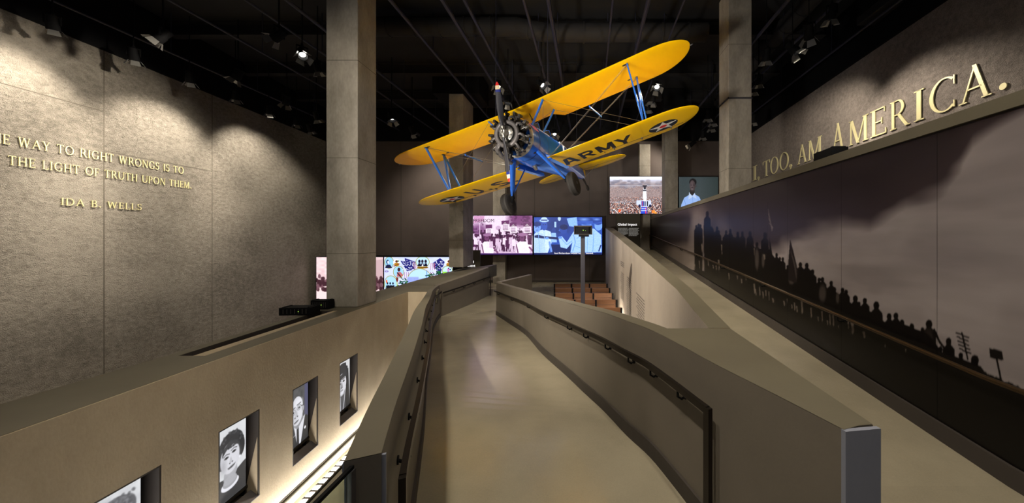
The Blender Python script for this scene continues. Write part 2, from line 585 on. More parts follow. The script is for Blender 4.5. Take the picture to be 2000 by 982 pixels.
# upper ramp floor along the mural
mb = MB()
ys = [2.5, 6, 10, 14, 18.0, 20.0]
zz = [.82, zf2(6), zf2(10), zf2(14), zf2(18), zf2(18) + .02]
mb.add([(1.18 + .03 * (y - 2.5), y, z) for y, z in zip(ys, zz)] + [(xm(y) + .05, y, z) for y, z in zip(ys, zz)],
       [(i, 6 + i, 7 + i, i + 1) for i in range(5)])
struct(mb, 'floor_upper_ramp', M['floor'], 'upper concrete ramp rising along the dark mural', 'floor')

H = 1.08
# right parapet: inner face, cap, bench-side face, near wedge merged with the stair wall
mb = MB()
RO = offs(RS, -.16)
def zt(p): return p[2] + H + .015
rings = []
for a, b in zip(RS, RO):
    rings.append([(a[0], a[1], a[2] - .15 if a[1] > 3 else .5), (a[0], a[1], zt(a)), (b[0], b[1], zt(a)), (b[0], b[1], -.1 if b[1] > 2.9 else .5)])
mb.loft(rings)
e0 = RS[-1]
mb.column([(e0[0], e0[1]), (e0[0] + .18, e0[1] + .0), (-1.95, 13.45), (-2.1, 13.52)], 0, zt(e0) + .02)
WEDGEY = 2.9
near = [(p[0] + .03, p[1] + .02) for p in RS if p[1] < WEDGEY]
poly = near + [(.64, 2.9), (1.14, 2.9), (1.33, 2.9), (1.262, 1.41)]
mb.column(poly, .5, .82 + H + .014)
struct(mb, 'wall_parapet_right', M['parapet'], 'low curving grey wall on the right side of the ramp', 'low wall', smooth=35)
# its cap shows the ledge colour
mb = MB()
cap = [(a[0], a[1], zt(a) + .003) for a in RS] + [(b[0], b[1], zt(a) + .003) for a, b in zip(RS, RO)]
k = len(RS)
mb.add(cap, [(i, i + 1, k + i + 1, k + i) for i in range(k - 1)])
mb.add([(x, y, .82 + H + .0175) for x, y in poly], [tuple(range(len(poly)))])
struct(mb, 'trim_12', M['cap'], 'olive grey top of the right ramp wall widening to a wedge', 'trim')
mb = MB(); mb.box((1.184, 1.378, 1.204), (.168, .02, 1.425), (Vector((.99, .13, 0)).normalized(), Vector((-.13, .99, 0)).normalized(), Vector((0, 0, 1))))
struct(mb, 'trim_13', M['endface'], 'end face of the right ramp wall with bluish light in its colour', 'trim')

# stair wall between bench pit and upper ramp
sw = [(2.9, 1.14, 1.335, 1.917), (4.06, 1.20, 1.39, 2.08), (7.25, 1.246, 1.50, 2.38), (12, 1.36, 1.68, 2.76), (19, 1.51, 1.93, 3.28)]
mb = MB()
mb.loft([[(x0, y, 0), (x0, y, z), (x1, y, z), (x1, y, zf2(y) - .5 if y > 3 else .5)] for y, x0, x1, z in sw])
struct(mb, 'wall_stair', M['stairwall'], 'pale tall wall rising beside the benches with engraved text', 'low wall')
mb = MB()
mb.add([(x0, y, z + .003) for y, x0, x1, z in sw] + [(x1, y, z + .003) for y, x0, x1, z in sw], [(i, i + 1, 6 + i, 5 + i) for i in range(4)])
struct(mb, 'trim_14', M['cap'], 'olive top of the pale wall beside the upper ramp', 'trim')

# left parapet
mb = MB()
LO = offs(LS, .118)
rings = []
for a, b in zip(LS, LO):
    zz_ = a[2] + H
    rings.append([(a[0], a[1], a[2] - .15), (a[0], a[1], zz_), (b[0], b[1], zz_), (b[0], b[1], LOW)])
mb.loft(rings)
LF = smooth_path(LFAR, 12)
LFO = offs(LF, .2)
zfar = lambda y: 1.13 + (y - 11.0) / 4.4 * .19
mb.loft([[(a[0], a[1], -.05), (a[0], a[1], zfar(a[1])), (b[0], b[1], zfar(a[1])), (b[0], b[1], -.05)] for a, b in zip(LF, LFO)])
struct(mb, 'wall_parapet_left', M['parapet'], 'low grey wall on the left side of the ramp', 'low wall', smooth=35)
mb = MB()
k = len(LS)
mb.add([(a[0], a[1], a[2] + H + .003) for a in LS] + [(b[0], b[1], a[2] + H + .003) for a, b in zip(LS, LO)], [(i, i + 1, k + i + 1, k + i) for i in range(k - 1)])
struct(mb, 'trim_15', M['cap'], 'olive grey top of the left ramp wall', 'trim')
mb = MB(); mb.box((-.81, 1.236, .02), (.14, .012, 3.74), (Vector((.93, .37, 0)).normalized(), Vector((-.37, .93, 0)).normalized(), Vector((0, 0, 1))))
struct(mb, 'trim_16', M['endface'], 'end face of the left ramp wall with bluish light in its colour', 'trim')

# portrait wall with four recesses, wide ledge with a long slot
PY = [(3.17, 3.783), (4.41, 5.018), (5.63, 6.23), (6.83, 7.443)]
PZ0, PZ1 = -1.22, .105
mb = MB()
th = .5
def pw(y0, y1, z0, z1):
    mb.column([(xp(y0), y0), (xp(y1), y1), (xp(y1) - th, y1), (xp(y0) - th, y0)], z0, z1)
prev = -3
for a, b in PY:
    pw(prev, a, LOW, LEDGE); pw(a, b, LOW, PZ0); pw(a, b, PZ1, LEDGE); prev = b
pw(prev, 9.9, LOW, LEDGE)
mb.column([(xp(9.9), 9.9), (-4.5, 9.9), (-4.5, 10.15), (xp(9.9), 10.15)], LOW, LEDGE)
struct(mb, 'wall_portraits', M['plaster'], 'tan plaster wall holding four lit portraits', 'wall')
mb = MB()
def rear(y): return -5.60 - .029 * y if y < 6 else -5.774 - .05 * (y - 6)
Z0, Z1 = LEDGE - .35, LEDGE + .004
s0, s1 = 4.54, 7.36
def led(a, b, c, d): mb.add([a + (Z1,), b + (Z1,), c + (Z1,), d + (Z1,), a + (Z0,), b + (Z0,), c + (Z0,), d + (Z0,)], [(0, 1, 2, 3), (4, 7, 6, 5), (0, 4, 5, 1), (1, 5, 6, 2), (2, 6, 7, 3), (3, 7, 4, 0)])
fx = lambda y: xp(y) - .02
led((fx(-3), -3), (fx(s0), s0), (rear(s0), s0), (rear(-3), -3))
led((fx(s0), s0), (fx(s1), s1), (-5.42, s1), (-5.19, s0))
led((-5.56, s0), (-5.80, s1), (rear(s1) - .12, s1), (rear(s0), s0))
led((fx(s1), s1), (fx(9.93), 9.93), (-6.2, 9.9), (rear(s1) - .12, s1))
mb.prism([(fx(9.93), 9.93, Z0), (-4.30, 9.93, Z0), (-4.46, 10.4, Z0), (-4.86, 10.9, Z0), (-6.2, 10.9, Z0), (-6.2, 9.9, Z0)], (0, 0, Z1 - Z0))
zq = [(11.0, -4.9, -6.2, 1.10), (13.0, -4.68, -6.28, 1.16), (15.4, -4.46, -6.25, 1.30), (17.2, -4.35, -6.3, 1.32)]
zq = [(10.9, -4.86, -6.2, LEDGE + .004)] + zq
mb.loft([[(x0, y, z), (x1, y, LEDGE), (x1, y, Z0), (x0, y, Z0)] for y, x0, x1, z in zq])
struct(mb, 'trim_17', M['cap'], 'wide olive ledge on top of the portrait wall', 'ledge')
mb = MB(); q_ = [(-5.193, s0 + .003), (-5.423, s1 - .003), (-5.797, s1 - .003), (-5.557, s0 + .003)]
mb.add([(x, y, Z0 + .02) for x, y in q_] + [(x, y, Z1 - .004) for x, y in q_], [(0, 1, 2, 3)] + [(i, (i + 1) % 4, 4 + (i + 1) % 4, 4 + i) for i in range(4)])
struct(mb, 'trim_18', M['base'], 'dark lining of the slot in the ledge', 'trim')
mb = MB()
mb.column([(xp(-3) + .005, -3), (xp(9.85) + .005, 9.85), (xp(9.85), 9.85), (xp(-3), -3)], -1.63, -1.615)
struct(mb, 'trim_19', M['black'], 'thin dark groove near the foot of the portrait wall', 'trim')
mb = MB()
mb.tube([(xp(-3) - .02, -3, -1.70), (xp(9.8) - .02, 9.8, -1.70)], .06, 12)
struct(mb, 'trim_20', M['cap'], 'rounded lip along the foot of the portrait wall', 'trim', smooth=40)

# mural wall and its ledge
mb = MB(); mb.column([(xm(-3) + .02, -3), (xm(BACKY) + .02, BACKY), (xm(BACKY) + .5, BACKY), (xm(-3) + .5, -3)], 0, 3.66)
struct(mb, 'wall_mural', M['base'], 'long wall carrying the dark march mural', 'wall')
mb = MB()
mb.loft([[(xm(y) - .02, y, 3.69 + .006 * y), (xm(y) - .02, y, 3.80 + .0065 * y), (xm(y) + .6, y, 3.80 + .0065 * y), (xm(y) + .6, y, 3.6)] for y in (-3, 8, BACKY - .1)])
struct(mb, 'trim_21', M['cap'], 'brown ledge along the top of the mural', 'trim')
mb = MB()
mb.loft([[(xm(y) - .03, y, zf2(y)), (xm(y) - .03, y, zf2(y) + .16), (xm(y) + .02, y, zf2(y) + .16), (xm(y) + .02, y, zf2(y))] for y in (-3, 2.5, 10, BACKY - .2)])
struct(mb, 'baseboard_mural', M['base'], 'dark grey skirting under the mural', 'baseboard')
# skirtings and reveals on the ramp walls
mb = MB(); b_ = offs(RS, .018)
mb.loft([[(a[0], a[1], a[2] - .02), (a[0], a[1], a[2] + .13), (b[0], b[1], a[2] + .13), (b[0], b[1], a[2] - .02)] for a, b in list(zip(b_, RS))[4:]])
struct(mb, 'baseboard_right', M['base'], 'dark skirting at the foot of the right ramp wall', 'baseboard')
mb = MB(); b_ = offs(LS, -.018)
mb.loft([[(a[0], a[1], a[2] - .02), (a[0], a[1], a[2] + .13), (b[0], b[1], a[2] + .13), (b[0], b[1], a[2] - .02)] for a, b in list(zip(b_, LS))[4:]])
struct(mb, 'baseboard_left', M['base'], 'dark skirting at the foot of the left ramp wall', 'baseboard')


# ------------------------------------------------------------------ concrete columns
def column_thing(x0, y0, x1, y1, z0, z1, label, seams):
    mb = MB(); mb.bbox(x0, y0, z0, x1, y1, z1)
    o = mb.build('concrete_column', M['column'], bevel=.015)
    tag(o, label, 'column', 'concrete columns', None)
    m2 = MB()
    for z in seams:
        m2.bbox(x0 - .003, y0 - .003, z - .005, x1 + .003, y1 + .003, z + .005)
    if seams: m2.build('pour_joint', M['joint'], o)
    return o


column_thing(-5.97, 7.72, -5.23, 8.43, LEDGE + .004, CEIL, 'tall concrete column standing on the ledge beside the left stone wall', (2.34, 4.6, 6.9, 9.1))
column_thing(-6.16, 15.45, -5.49, 16.9, 1.32, 9.5, 'concrete column behind the left wing and propeller', (2.6, 5.2))
tall = column_thing(4.68, 10.3, 5.41, 11.0, 0, CEIL, 'tall concrete column behind the mural with a metal strap', (4.9, 8.8))
column_thing(4.62, 17.7, 5.31, 18.4, 0, 9.5, 'concrete column between the crowd screen and the speaking person screen', (4.3, 6.9))
column_thing(3.57, 19.55, 4.22, 19.95, 0, 8.3, 'thin column at the back wall above the crowd screen', (7.0,))
column_thing(-5.16, 19.5, -4.42, 19.95, 0, 8.3, 'column at the back wall behind the purple march screen', (5.5,))
for x, y, d in ((-5.82, 16.2, 1.1), (4.97, 18.05, .55)):
    mb = MB(); mb.bbox(x - d, y - .8, 9.5, x + d, y + .8, CEIL)
    struct(mb, 'trim_%d' % (22 if x < 0 else 23), M['black'], 'black painted head above the %s distant column' % ('left' if x < 0 else 'right'), 'trim')
st = MB()
for a in ((4.66, 10.28, 7.08, 5.43, 10.30, 7.13), (4.66, 10.28, 7.08, 4.68, 11.02, 7.13), (5.41, 10.28, 7.08, 5.43, 11.02, 7.13), (4.66, 11.0, 7.08, 5.43, 11.02, 7.13)): st.bbox(*a)
st.build('strap_band', M['steel'], tall)


# ------------------------------------------------------------------ spotlights and ceiling steelwork
def make_fixture():
    root = empty('spotlight', (0, 0, 0))
    MB().lathe([(-.04, .03), (.0, .035), (.05, .03)], (0, 0, -.06), (0, 0, 1), 10).build('clamp', M['black'], root, local=True)
    MB().bbox(-.012, -.012, -.02, .012, .012, 1.0).build('hanger_rod', M['black'], root, local=True)
    y = MB(); y.bbox(-.13, -.02, -.10, .13, .02, -.07); y.bbox(-.13, -.02, -.30, -.115, .02, -.07); y.bbox(.115, -.02, -.30, .13, .02, -.07)
    y.build('yoke', M['black'], root, local=True)
    b = MB(); b.lathe([(-.20, .05), (-.19, .085), (-.02, .09), (0, .105), (.16, .11), (.168, .106), (.10, .085), (.05, .075)], (0, 0, 0), (0, 0, -1), 18)
    body = b.build('lamp_body', M['black'], root, local=True, smooth=35)
    body.location = (0, 0, -.27)
    MB().lathe([(0, .07), (.004, .07)], (0, 0, -.056), (0, 0, -1), 18).build('lens', M['lens'], body, local=True)
    d = MB()
    for k in range(4):
        a = k * math.pi / 2 + .3
        c, s_ = math.cos(a), math.sin(a)
        t = (-s_, c)
        d.prism([(.11 * c - .075 * t[0], .11 * s_ - .075 * t[1], -.16), (.11 * c + .075 * t[0], .11 * s_ + .075 * t[1], -.16),
                 (.19 * c + .10 * t[0], .19 * s_ + .10 * t[1], -.29), (.19 * c - .10 * t[0], .19 * s_ - .10 * t[1], -.29)], (.004 * c, .004 * s_, 0))
    d.build('barn_door', M['dimlens'], body, local=True)
    return root


FIX = make_fixture()
FIXN = [0]


def fixture(px, py, label, target=None, watts=0, ang=40, z=8.8, group='ceiling spotlights', col=WARM, sc=1.15, aim=None, loc=None, blend=.7):
    if loc is None:
        Y = F * (z - CZ) / (VY - py)
        if Y > 19:
            z = CZ + 18.5 * (VY - py) / F; Y = 18.5
        loc = ((px - VX) / F * Y, Y, z)
    loc = Vector(loc)
    r = FIX if FIXN[0] == 0 else copy_tree(FIX)
    FIXN[0] += 1
    r.location = loc; r.scale = (sc, sc, sc)
    tgt = Vector(target or aim or (loc.x + .6, loc.y + 2.5, 3))
    d = (tgt - loc)
    az = math.atan2(d.x, -d.y)
    r.rotation_euler = (0, 0, az)
    tilt = math.atan2(math.hypot(d.x, d.y), -d.z)
    for c in children(r):
        if c.name.startswith('lamp_body'): c.rotation_euler = (-min(tilt, 1.35), 0, 0)
        if c.name.startswith('hanger_rod'): c.scale = (1, 1, (CEIL - loc.z) / sc)
    tag(r, label, 'spotlight', group)
    if watts:
        dn = d.normalized()
        spot(loc + Vector((0, 0, -.27 * sc)) + dn * (.36 * sc), tgt, watts, ang, blend, col)
    return r


def wallL(y, z): return (xl(y), y, z)
# row along the top of the left wall (they graze the wall)
rowL = [(102, 50), (261, 115), (370, 162), (460, 198), (525, 228), (579, 251)]
ordn = ['nearest', 'second nearest', 'third', 'fourth', 'fifth', 'farthest']
for (px, py), nm in zip(rowL, ordn):
    fixture(px, py - 26, '%s spotlight of the row along the top edge of the left stone wall' % nm, z=8.7, sc=1.05,
            aim=(xl(8), F * 5.5 / (VY - py) + 1.2, 5))
WASH = [(318, 50, (xl(8.0), 8.0, 5.1), 2000, 82), (465, 130, (xl(12.0), 11.6, 4.9), 2000, 82), (560, 182, (xl(16), 15.5, 4.8), 1500, 84), (545, 48, (xl(10), 10.0, 5.4), 1300, 70)]
nmW = ['black spotlight with open flaps hanging left of the tall left column', 'small white flapped spotlight nearer the left wall than the column',
       'distant spotlight midway between the left column and the back corner', 'spotlight high in the ceiling close to the left column']
for (px, py, t, W, a), nm in zip(WASH, nmW):
    fixture(px, py, nm, target=t, watts=W, ang=a, z=8.9, col=(1, .9, .75))
MISC = [(590, 85, 'spotlight with bright flaps just left of the tall left column'), (620, 115, 'spotlight half hidden by the left edge of the tall left column'),
        (618, 215, 'lowest spotlight beside the tall left column'), (605, 240, 'spotlight in the far left ceiling corner'),
        (765, 215, 'small spotlight right of the tall left column'), (805, 242, 'bright flapped spotlight left of the second column'),
        (973, 150, 'spotlight directly above the propeller tip'), (992, 180, 'white lit spotlight just right of the propeller tip'),
        (1003, 196, 'spotlight close to the top wing above the engine'), (1057, 148, 'spotlight above the middle of the yellow top wing'),
        (1065, 170, 'lower spotlight of the pair above the middle of the top wing'), (1083, 248, 'spotlight seen between the wings above the cockpit'),
        (1087, 262, 'lowest spotlight seen between the wings above the cockpit'), (1283, 152, 'spotlight just behind the right end of the top wing'),
        (1275, 176, 'brightest spotlight behind the right wing struts'), (1266, 196, 'lowest spotlight behind the right wing struts'),
        (1383, 212, 'spotlight clamped beside the left face of the tall right column'), (1393, 222, 'glowing spotlight beside the tall right column'),
        (1390, 234, 'third spotlight beside the tall right column'), (1373, 252, 'small spotlight right of the lower wing tip'),
        (1352, 270, 'lowest lit spotlight right of the lower wing tip'), (1548, 76, 'bright spotlight in the ceiling right of the tall right column'),
        (1580, 40, 'spotlight beside the bright one right of the tall right column'), (1625, 4, 'spotlight at the top edge above the gold letters'),
        (1497, 92, 'dim spotlight between the right column and the letter wall'), (1482, 142, 'small spotlight peeping out right of the tall column'),
        (1472, 158, 'spotlight touching the right edge of the tall column'), (1472, 220, 'lowest spotlight at the right edge of the tall column')]
LAMPS = {973: ((-2.2, 7.2, .4), 400, 60), 992: ((-3.6, 10.5, .2), 500, 70), 1083: ((-.2, 10, .3), 450, 90), 1057: ((xm(8), 7.5, 2.4), 900, 80), 1548: ((xr(8.6), 8.6, 4.4), 800, 88), 1580: ((xr(13.5), 13.5, 4.4), 950, 88),
         1283: ((1.5, 6.0, 1.5), 500, 80), 1275: ((1.8, 15.0, 1.6), 400, 80), 765: ((-5.6, 12.5, 1.2), 500, 75), 805: ((-7, BACKY, 4), 900, 125), 1352: ((0, BACKY, 4), 450, 125), 590: ((-5.6, 7.7, 4.5), 350, 50)}
for px, py, nm in MISC:
    z = 8.8 if py < 200 else 8.3
    if px in LAMPS:
        t, W, a = LAMPS[px]
        fixture(px, py, nm, target=t, watts=W, ang=a, z=z)
    else:
        fixture(px, py, nm, z=z, sc=1.0)

# unseen overhead spotlights added for fill, then two bare spots added above the ledges
for loc, t, W, a, nm in (((-9.6, 4.2, 8.9), (xl(5), 6.8, 4.9), 1300, 82, 'added unseen spotlight over the left end of the quotation, above the viewpoint'),
                         ((-2.0, 1.2, 8.9), (-.6, 4.2, .8), 700, 85, 'added unseen spotlight overhead left of the ramp start'), ((.9, .8, 8.9), (1.6, 3.6, 1.0), 500, 85, 'added unseen spotlight overhead right of the ramp start'),
                         ((-1.6, -.8, 8.9), (xm(5), 5.0, 2.6), 1300, 85, 'added unseen spotlight overhead behind the viewpoint facing the mural'), ((-5.0, -1.5, 8.6), (-1.5, 9.5, 5.4), 900, 60, 'added unseen spotlight overhead behind the viewpoint facing the biplane'),
                         ((-2.5, 2.0, 8.9), (xp(4), 4.4, .0), 650, 75, 'added unseen spotlight overhead facing the portrait wall'),
                         ((-6.0, .8, 8.9), (1.35, 8.2, 1.0), 6500, 44, 'added unseen spotlight overhead facing the pale wall beside the benches'), ((-1.0, .2, 8.9), (-4.2, 12.5, .7), 3800, 30, 'added unseen spotlight overhead facing the far ramp bend'), ((-3.0, -.9, 8.9), (-5.6, 7.8, 4.6), 1300, 46, 'added unseen spotlight overhead facing the tall left column')):
    fixture(0, 0, nm, target=t, watts=W, ang=a, loc=loc, blend=1.0)
for loc, t, W, a in (((-5.3, 1.6, 1.5), (-.8, 9.8, 5.4), 3700, 62), ((3.45, 1.6, 4.1), (1.5, 9.2, 6.3), 2200, 44)):  # added out of view to brighten the biplane, no projector around them
    spot(loc, t, W, a, 1.0, NEUT, .5)

# rails, beams and ducts, every one a thing of its own
def ceiling_rail(px0, vx, z, r, label, y0=1.5, y1=19.8, py0=0):
    k = (z - CZ) / (VY - py0)
    x0 = (px0 - vx) * k
    slope = (vx - VX) / F
    mb = MB(); mb.tube([(x0 + slope * y0, y0, z), (x0 + slope * y1, y1, z)], r, 8)
    for y in np.arange(y0 + 1, y1, 3.0):
        mb.bbox(x0 + slope * y - .01, y - .01, z, x0 + slope * y + .01, y + .01, CEIL)
    o = mb.build('ceiling_rail', M['pipe'], smooth=40)
    tag(o, label, 'rail', 'lighting rails under the ceiling')
for px0, z, r, nm in ((100, 9.2, .035, 'thin dark rail running high above the left quotation'), (330, 9.2, .035, 'lighting rail above the left flapped spotlight'),
                      (480, 9.2, .035, 'lighting rail left of the tall left column, outer one'), (560, 9.15, .05, 'lighting rail left of the tall left column, inner one'),
                      (762, 9.25, .05, 'blue grey rail just right of the tall left column'), (864, 9.2, .06, 'blue grey rail leading to the propeller tip'),
                      (907, 9.2, .05, 'second blue grey rail leading to the propeller'), (1023, 9.2, .045, 'rail leading to the spotlights above the top wing'),
                      (1071, 9.2, .06, 'nearly straight rail over the middle of the top wing'), (1197, 9.3, .03, 'thin rail right of the middle of the top wing'),
                      (1267, 9.2, .06, 'rail leaning over the right half of the top wing'), (1337, 9.3, .03, 'thin rail meeting the right tip of the top wing'),
                      (1540, 9.2, .05, 'rail right of the tall right column'), (1640, 9.2, .04, 'rail above the gold letters, inner one'),
                      (1760, 9.2, .035, 'rail above the gold letters, outer one')):
    ceiling_rail(px0, 1150, z, r, nm)
for y, h, nm in ((5.2, .5, 'nearest dark cross beam of the ceiling'), (7.2, .5, 'second dark cross beam of the ceiling'), (9.6, .5, 'third dark cross beam of the ceiling'),
                 (12.2, .5, 'fourth dark cross beam of the ceiling'), (15.0, .5, 'fifth dark cross beam of the ceiling'), (17.8, .5, 'cross beam of the ceiling nearest the back wall')):
    mb = MB(); mb.bbox(-15.2, y - .15, CEIL - h, 9, y - .13, CEIL); mb.bbox(-15.2, y - .28, CEIL - h, 9, y, CEIL - h + .04); mb.bbox(-15.2, y - .28, CEIL - .05, 9, y, CEIL)
    tag(mb.build('ceiling_beam', M['beam']), nm, 'beam', 'ceiling cross beams')
def duct(path, r, nm):
    mb = MB(); mb.tube(path, r, 16)
    for a, b in zip(path[:-1], path[1:]):
        a, b = Vector(a), Vector(b); L = (b - a).length
        for k in range(int(L / .9)):
            c = a + (b - a) * ((k + .5) * .9 / L); t = (b - a).normalized()
            mb.tube([c - t * .03, c + t * .03], r + .025, 16)
    tag(mb.build('air_duct', M['beam'], smooth=40), nm, 'duct', 'ceiling ducts')
duct([(-8, 11.4, 10.05), (-2.2, 11.4, 10.05), (-1.2, 11.4, 9.85), (4.4, 11.4, 9.85)], .3, 'round duct crossing behind the propeller tip')
duct([(-12, 8.4, 10.15), (6.0, 8.4, 10.15)], .3, 'large round duct crossing above the biplane')
duct([(6.9, 3, 10.2), (7.6, 18, 10.2)], .3, 'long duct beside the gold letter wall')
mb = MB()
for k in range(12): mb.bbox(-7, 6.0 + k * .09, 10.1, 6.2, 6.03 + k * .09, 10.14)
tag(mb.build('cable_tray', M['beam']), 'ribbed cable tray crossing the top of the ceiling', 'cable tray')
for px, py, nm in ((1740, 25, 'flat grey panel hung above the gold letters, nearer one'), (1690, 92, 'flat grey panel hung above the gold letters, farther one')):
    Y = F * (9.3 - CZ) / (VY - py); c = at(px, py, Y)
    mb = MB(); mb.bbox(c.x - .5, c.y - .6, c.z, c.x + .5, c.y + .6, c.z + .25)
    tag(mb.build('ceiling_panel', M['beam'], bevel=.02), nm, 'panel')
    

# ------------------------------------------------------------------ serif letters cut from metal
def sector(cx, cy, rx, ry, tx, ty, a0, a1, n=14):
    """arc band polygons, tx/ty = band thickness at the sides / at top and bottom"""
    out = []
    for i in range(n):
        q = []
        for a, inner in ((a0 + (a1 - a0) * i / n, 0), (a0 + (a1 - a0) * (i + 1) / n, 0), (a0 + (a1 - a0) * (i + 1) / n, 1), (a0 + (a1 - a0) * i / n, 1)):
            a = math.radians(a)
            q.append((cx + (rx - tx * inner) * math.cos(a), cy + (ry - ty * inner) * math.sin(a)))
        out.append(q)
    return out


def glyph(ch, T=.112, t=.042, sf=.034, so=.065):
    R = lambda x0, y0, x1, y1: [(x0, y0), (x1, y0), (x1, y1), (x0, y1)]
    D = lambda xa, ya, xb, yb, w_: [(xa - w_ / 2, ya), (xa + w_ / 2, ya), (xb + w_ / 2, yb), (xb - w_ / 2, yb)]
    def stem(x, w_=T, bot=True, top=True):
        o = [R(x - w_ / 2, 0, x + w_ / 2, 1)]
        if sf:
            if bot: o.append(R(x - w_ / 2 - so, 0, x + w_ / 2 + so, sf))
            if top: o.append(R(x - w_ / 2 - so, 1 - sf, x + w_ / 2 + so, 1))
        return o
    serif = lambda x, y, w_=.13: [R(x - w_, y, x + w_, y + sf)] if sf else []
    if ch == 'A':
        return .84, [D(.10, 0, .43, 1, t * 1.1), D(.73, 0, .41, 1, T), R(.2, .33, .62, .33 + t)] + serif(.10, 0, .11) + serif(.73, 0, .13)
    if ch == 'B':
        return .68, stem(.15) + sector(.30, .75, .26, .25, T * .9, t, -90, 90) + sector(.30, .26, .31, .28, T, t, -90, 90) + [R(.15, 1 - t, .31, 1), R(.15, .5, .31, .5 + t), R(.15, 0, .31, t)]
    if ch == 'C':
        return .84, sector(.46, .5, .42, .52, T, t, 50, 312, 26) + [R(.70, .72, .735, .98), R(.70, .04, .735, .24)]
    if ch == 'D':
        return .86, stem(.15) + sector(.34, .5, .46, .5, T, t, -90, 90, 20) + [R(.15, 1 - t, .35, 1), R(.15, 0, .35, t)]
    if ch == 'E':
        return .64, stem(.15) + [R(.15, 1 - t, .56, 1), R(.15, .49, .46, .49 + t), R(.15, 0, .6, t), R(.525, .82, .56, 1), R(.43, .4, .46, .63), R(.565, 0, .6, .2)]
    if ch == 'F':
        return .58, stem(.15) + [R(.15, 1 - t, .55, 1), R(.15, .48, .45, .48 + t), R(.515, .82, .55, 1), R(.42, .39, .45, .62)]
    if ch == 'G':
        return .88, sector(.46, .5, .42, .52, T, t, 50, 300, 26) + [R(.70, .72, .735, .98), R(.67, .06, .67 + T, .42)] + serif(.735, .40, .14)
    if ch == 'H':
        return .86, stem(.15) + stem(.71) + [R(.15, .48, .71, .48 + t)]
    if ch == 'I':
        return .32, stem(.16)
    if ch == 'L':
        return .62, stem(.15) + [R(.15, 0, .58, t), R(.545, 0, .58, .22)]
    if ch == 'M':
        return 1.02, stem(.14, t) + stem(.86, T) + [D(.50, 0, .17, 1, T), D(.50, 0, .83, 1, t * 1.1)]
    if ch == 'N':
        return .88, stem(.13, t) + stem(.75, t, bot=False) + [D(.72, 0, .14, 1, T * 1.1)]
    if ch == 'O':
        return .94, sector(.47, .5, .44, .52, T, t, 0, 360, 32)
    if ch == 'P':
        return .66, stem(.15) + sector(.32, .72, .29, .28, T, t, -90, 90) + [R(.15, 1 - t, .33, 1), R(.15, .44, .33, .44 + t)]
    if ch == 'R':
        return .78, stem(.15) + sector(.32, .73, .29, .27, T, t, -90, 90) + [R(.15, 1 - t, .33, 1), R(.15, .46, .33, .46 + t), D(.72, 0, .38, .48, T * 1.1)] + serif(.73, 0, .09)
    if ch == 'S':
        return .60, sector(.29, .74, .24, .28, T * .9, t * 1.4, 30, 270, 16) + sector(.29, .265, .25, .285, T * .9, t * 1.4, -150, 90, 16) + [R(.475, .72, .51, .97), R(.04, .03, .075, .28)]
    if ch == 'T':
        return .74, [R(.37 - T / 2, 0, .37 + T / 2, 1), R(.04, 1 - t, .70, 1), R(.04, .80, .075, 1), R(.665, .80, .70, 1)] + serif(.37, 0, .14)
    if ch == 'U':
        return .84, [R(.08, .34, .08 + T, 1), R(.72, .34, .72 + t, 1)] + sector(.428, .34, .348, .36, T, t, 180, 360, 18)[:] + serif(.15, 1 - sf, .14) + serif(.75, 1 - sf, .11)
    if ch == 'W':
        return 1.14, [D(.32, 0, .12, 1, T), D(.32, 0, .53, 1, t * 1.1), D(.78, 0, .55, 1, T), D(.78, 0, 1.0, 1, t * 1.1)] + serif(.12, 1 - sf, .12) + serif(.53, 1 - sf, .09) + serif(1.0, 1 - sf, .09)
    if ch == 'Y':
        return .76, [R(.38 - T / 2, 0, .38 + T / 2, .46), D(.38, .44, .12, 1, T), D(.38, .44, .65, 1, t * 1.1)] + serif(.38, 0, .13) + serif(.12, 1 - sf, .12) + serif(.65, 1 - sf, .09)
    if ch == '.':
        return .26, sector(.13, .09, .09, .09, .0899, .0899, 0, 360, 14)
    if ch == ',':
        return .26, sector(.13, .09, .09, .09, .0899, .0899, 0, 360, 14) + [[(.15, .1), (.215, .08), (.10, -.2), (.06, -.18)]]
    return .30, []


def letter_prism(polys, org, e, up, n, sx, sy, th, mat, parent, name='letter'):
    mb = MB()
    org, e, up, n = Vector(org), Vector(e), Vector(up), Vector(n)
    for p in polys:
        mb.prism([org + e * (x * sx) + up * (y * sy) for x, y in p], n * th)
    return mb.build(name, mat, parent)


# left quotation in gold letters: set along the left wall
eL = Vector((-.055, 1, 0)).normalized(); nL = Vector((1, .055, 0)).normalized()
def left_line(txt, vis_from, y0, y1, z, h, label, start_hidden=''):
    adv = [(glyph(c)[0] if c != ' ' else .42) + .10 for c in txt]
    k = (y1 - y0) / (sum(adv) - .10)
    root = empty('inscription', (xl(y0), y0, z))
    y = y0 - sum((glyph(c)[0] if c != ' ' else .42) + .10 for c in start_hidden) * k
    for c in start_hidden + txt:
        a, polys = glyph(c) if c != ' ' else (.42, [])
        if polys:
            letter_prism(polys, Vector((xl(y), y, z)) + nL * .018, eL, (0, 0, 1), nL, k, h, .02, M['brass'], root)
        y += (a + .10) * k
    tag(root, label, 'inscription', 'gold quotation on the left wall')
left_line('E WAY TO RIGHT WRONGS IS TO', 0, 8.42, 12.46, 5.14, .245, 'upper gold letter line on the left stone wall about righting wrongs', 'TH')
left_line('THE LIGHT OF TRUTH UPON THEM.', 0, 8.50, 12.72, 4.62, .24, 'middle gold letter line on the left stone wall about truth', 'TURN ')
left_line('IDA B. WELLS', 0, 9.40, 11.22, 3.66, .205, 'bottom short gold letter line on the left wall giving the author')

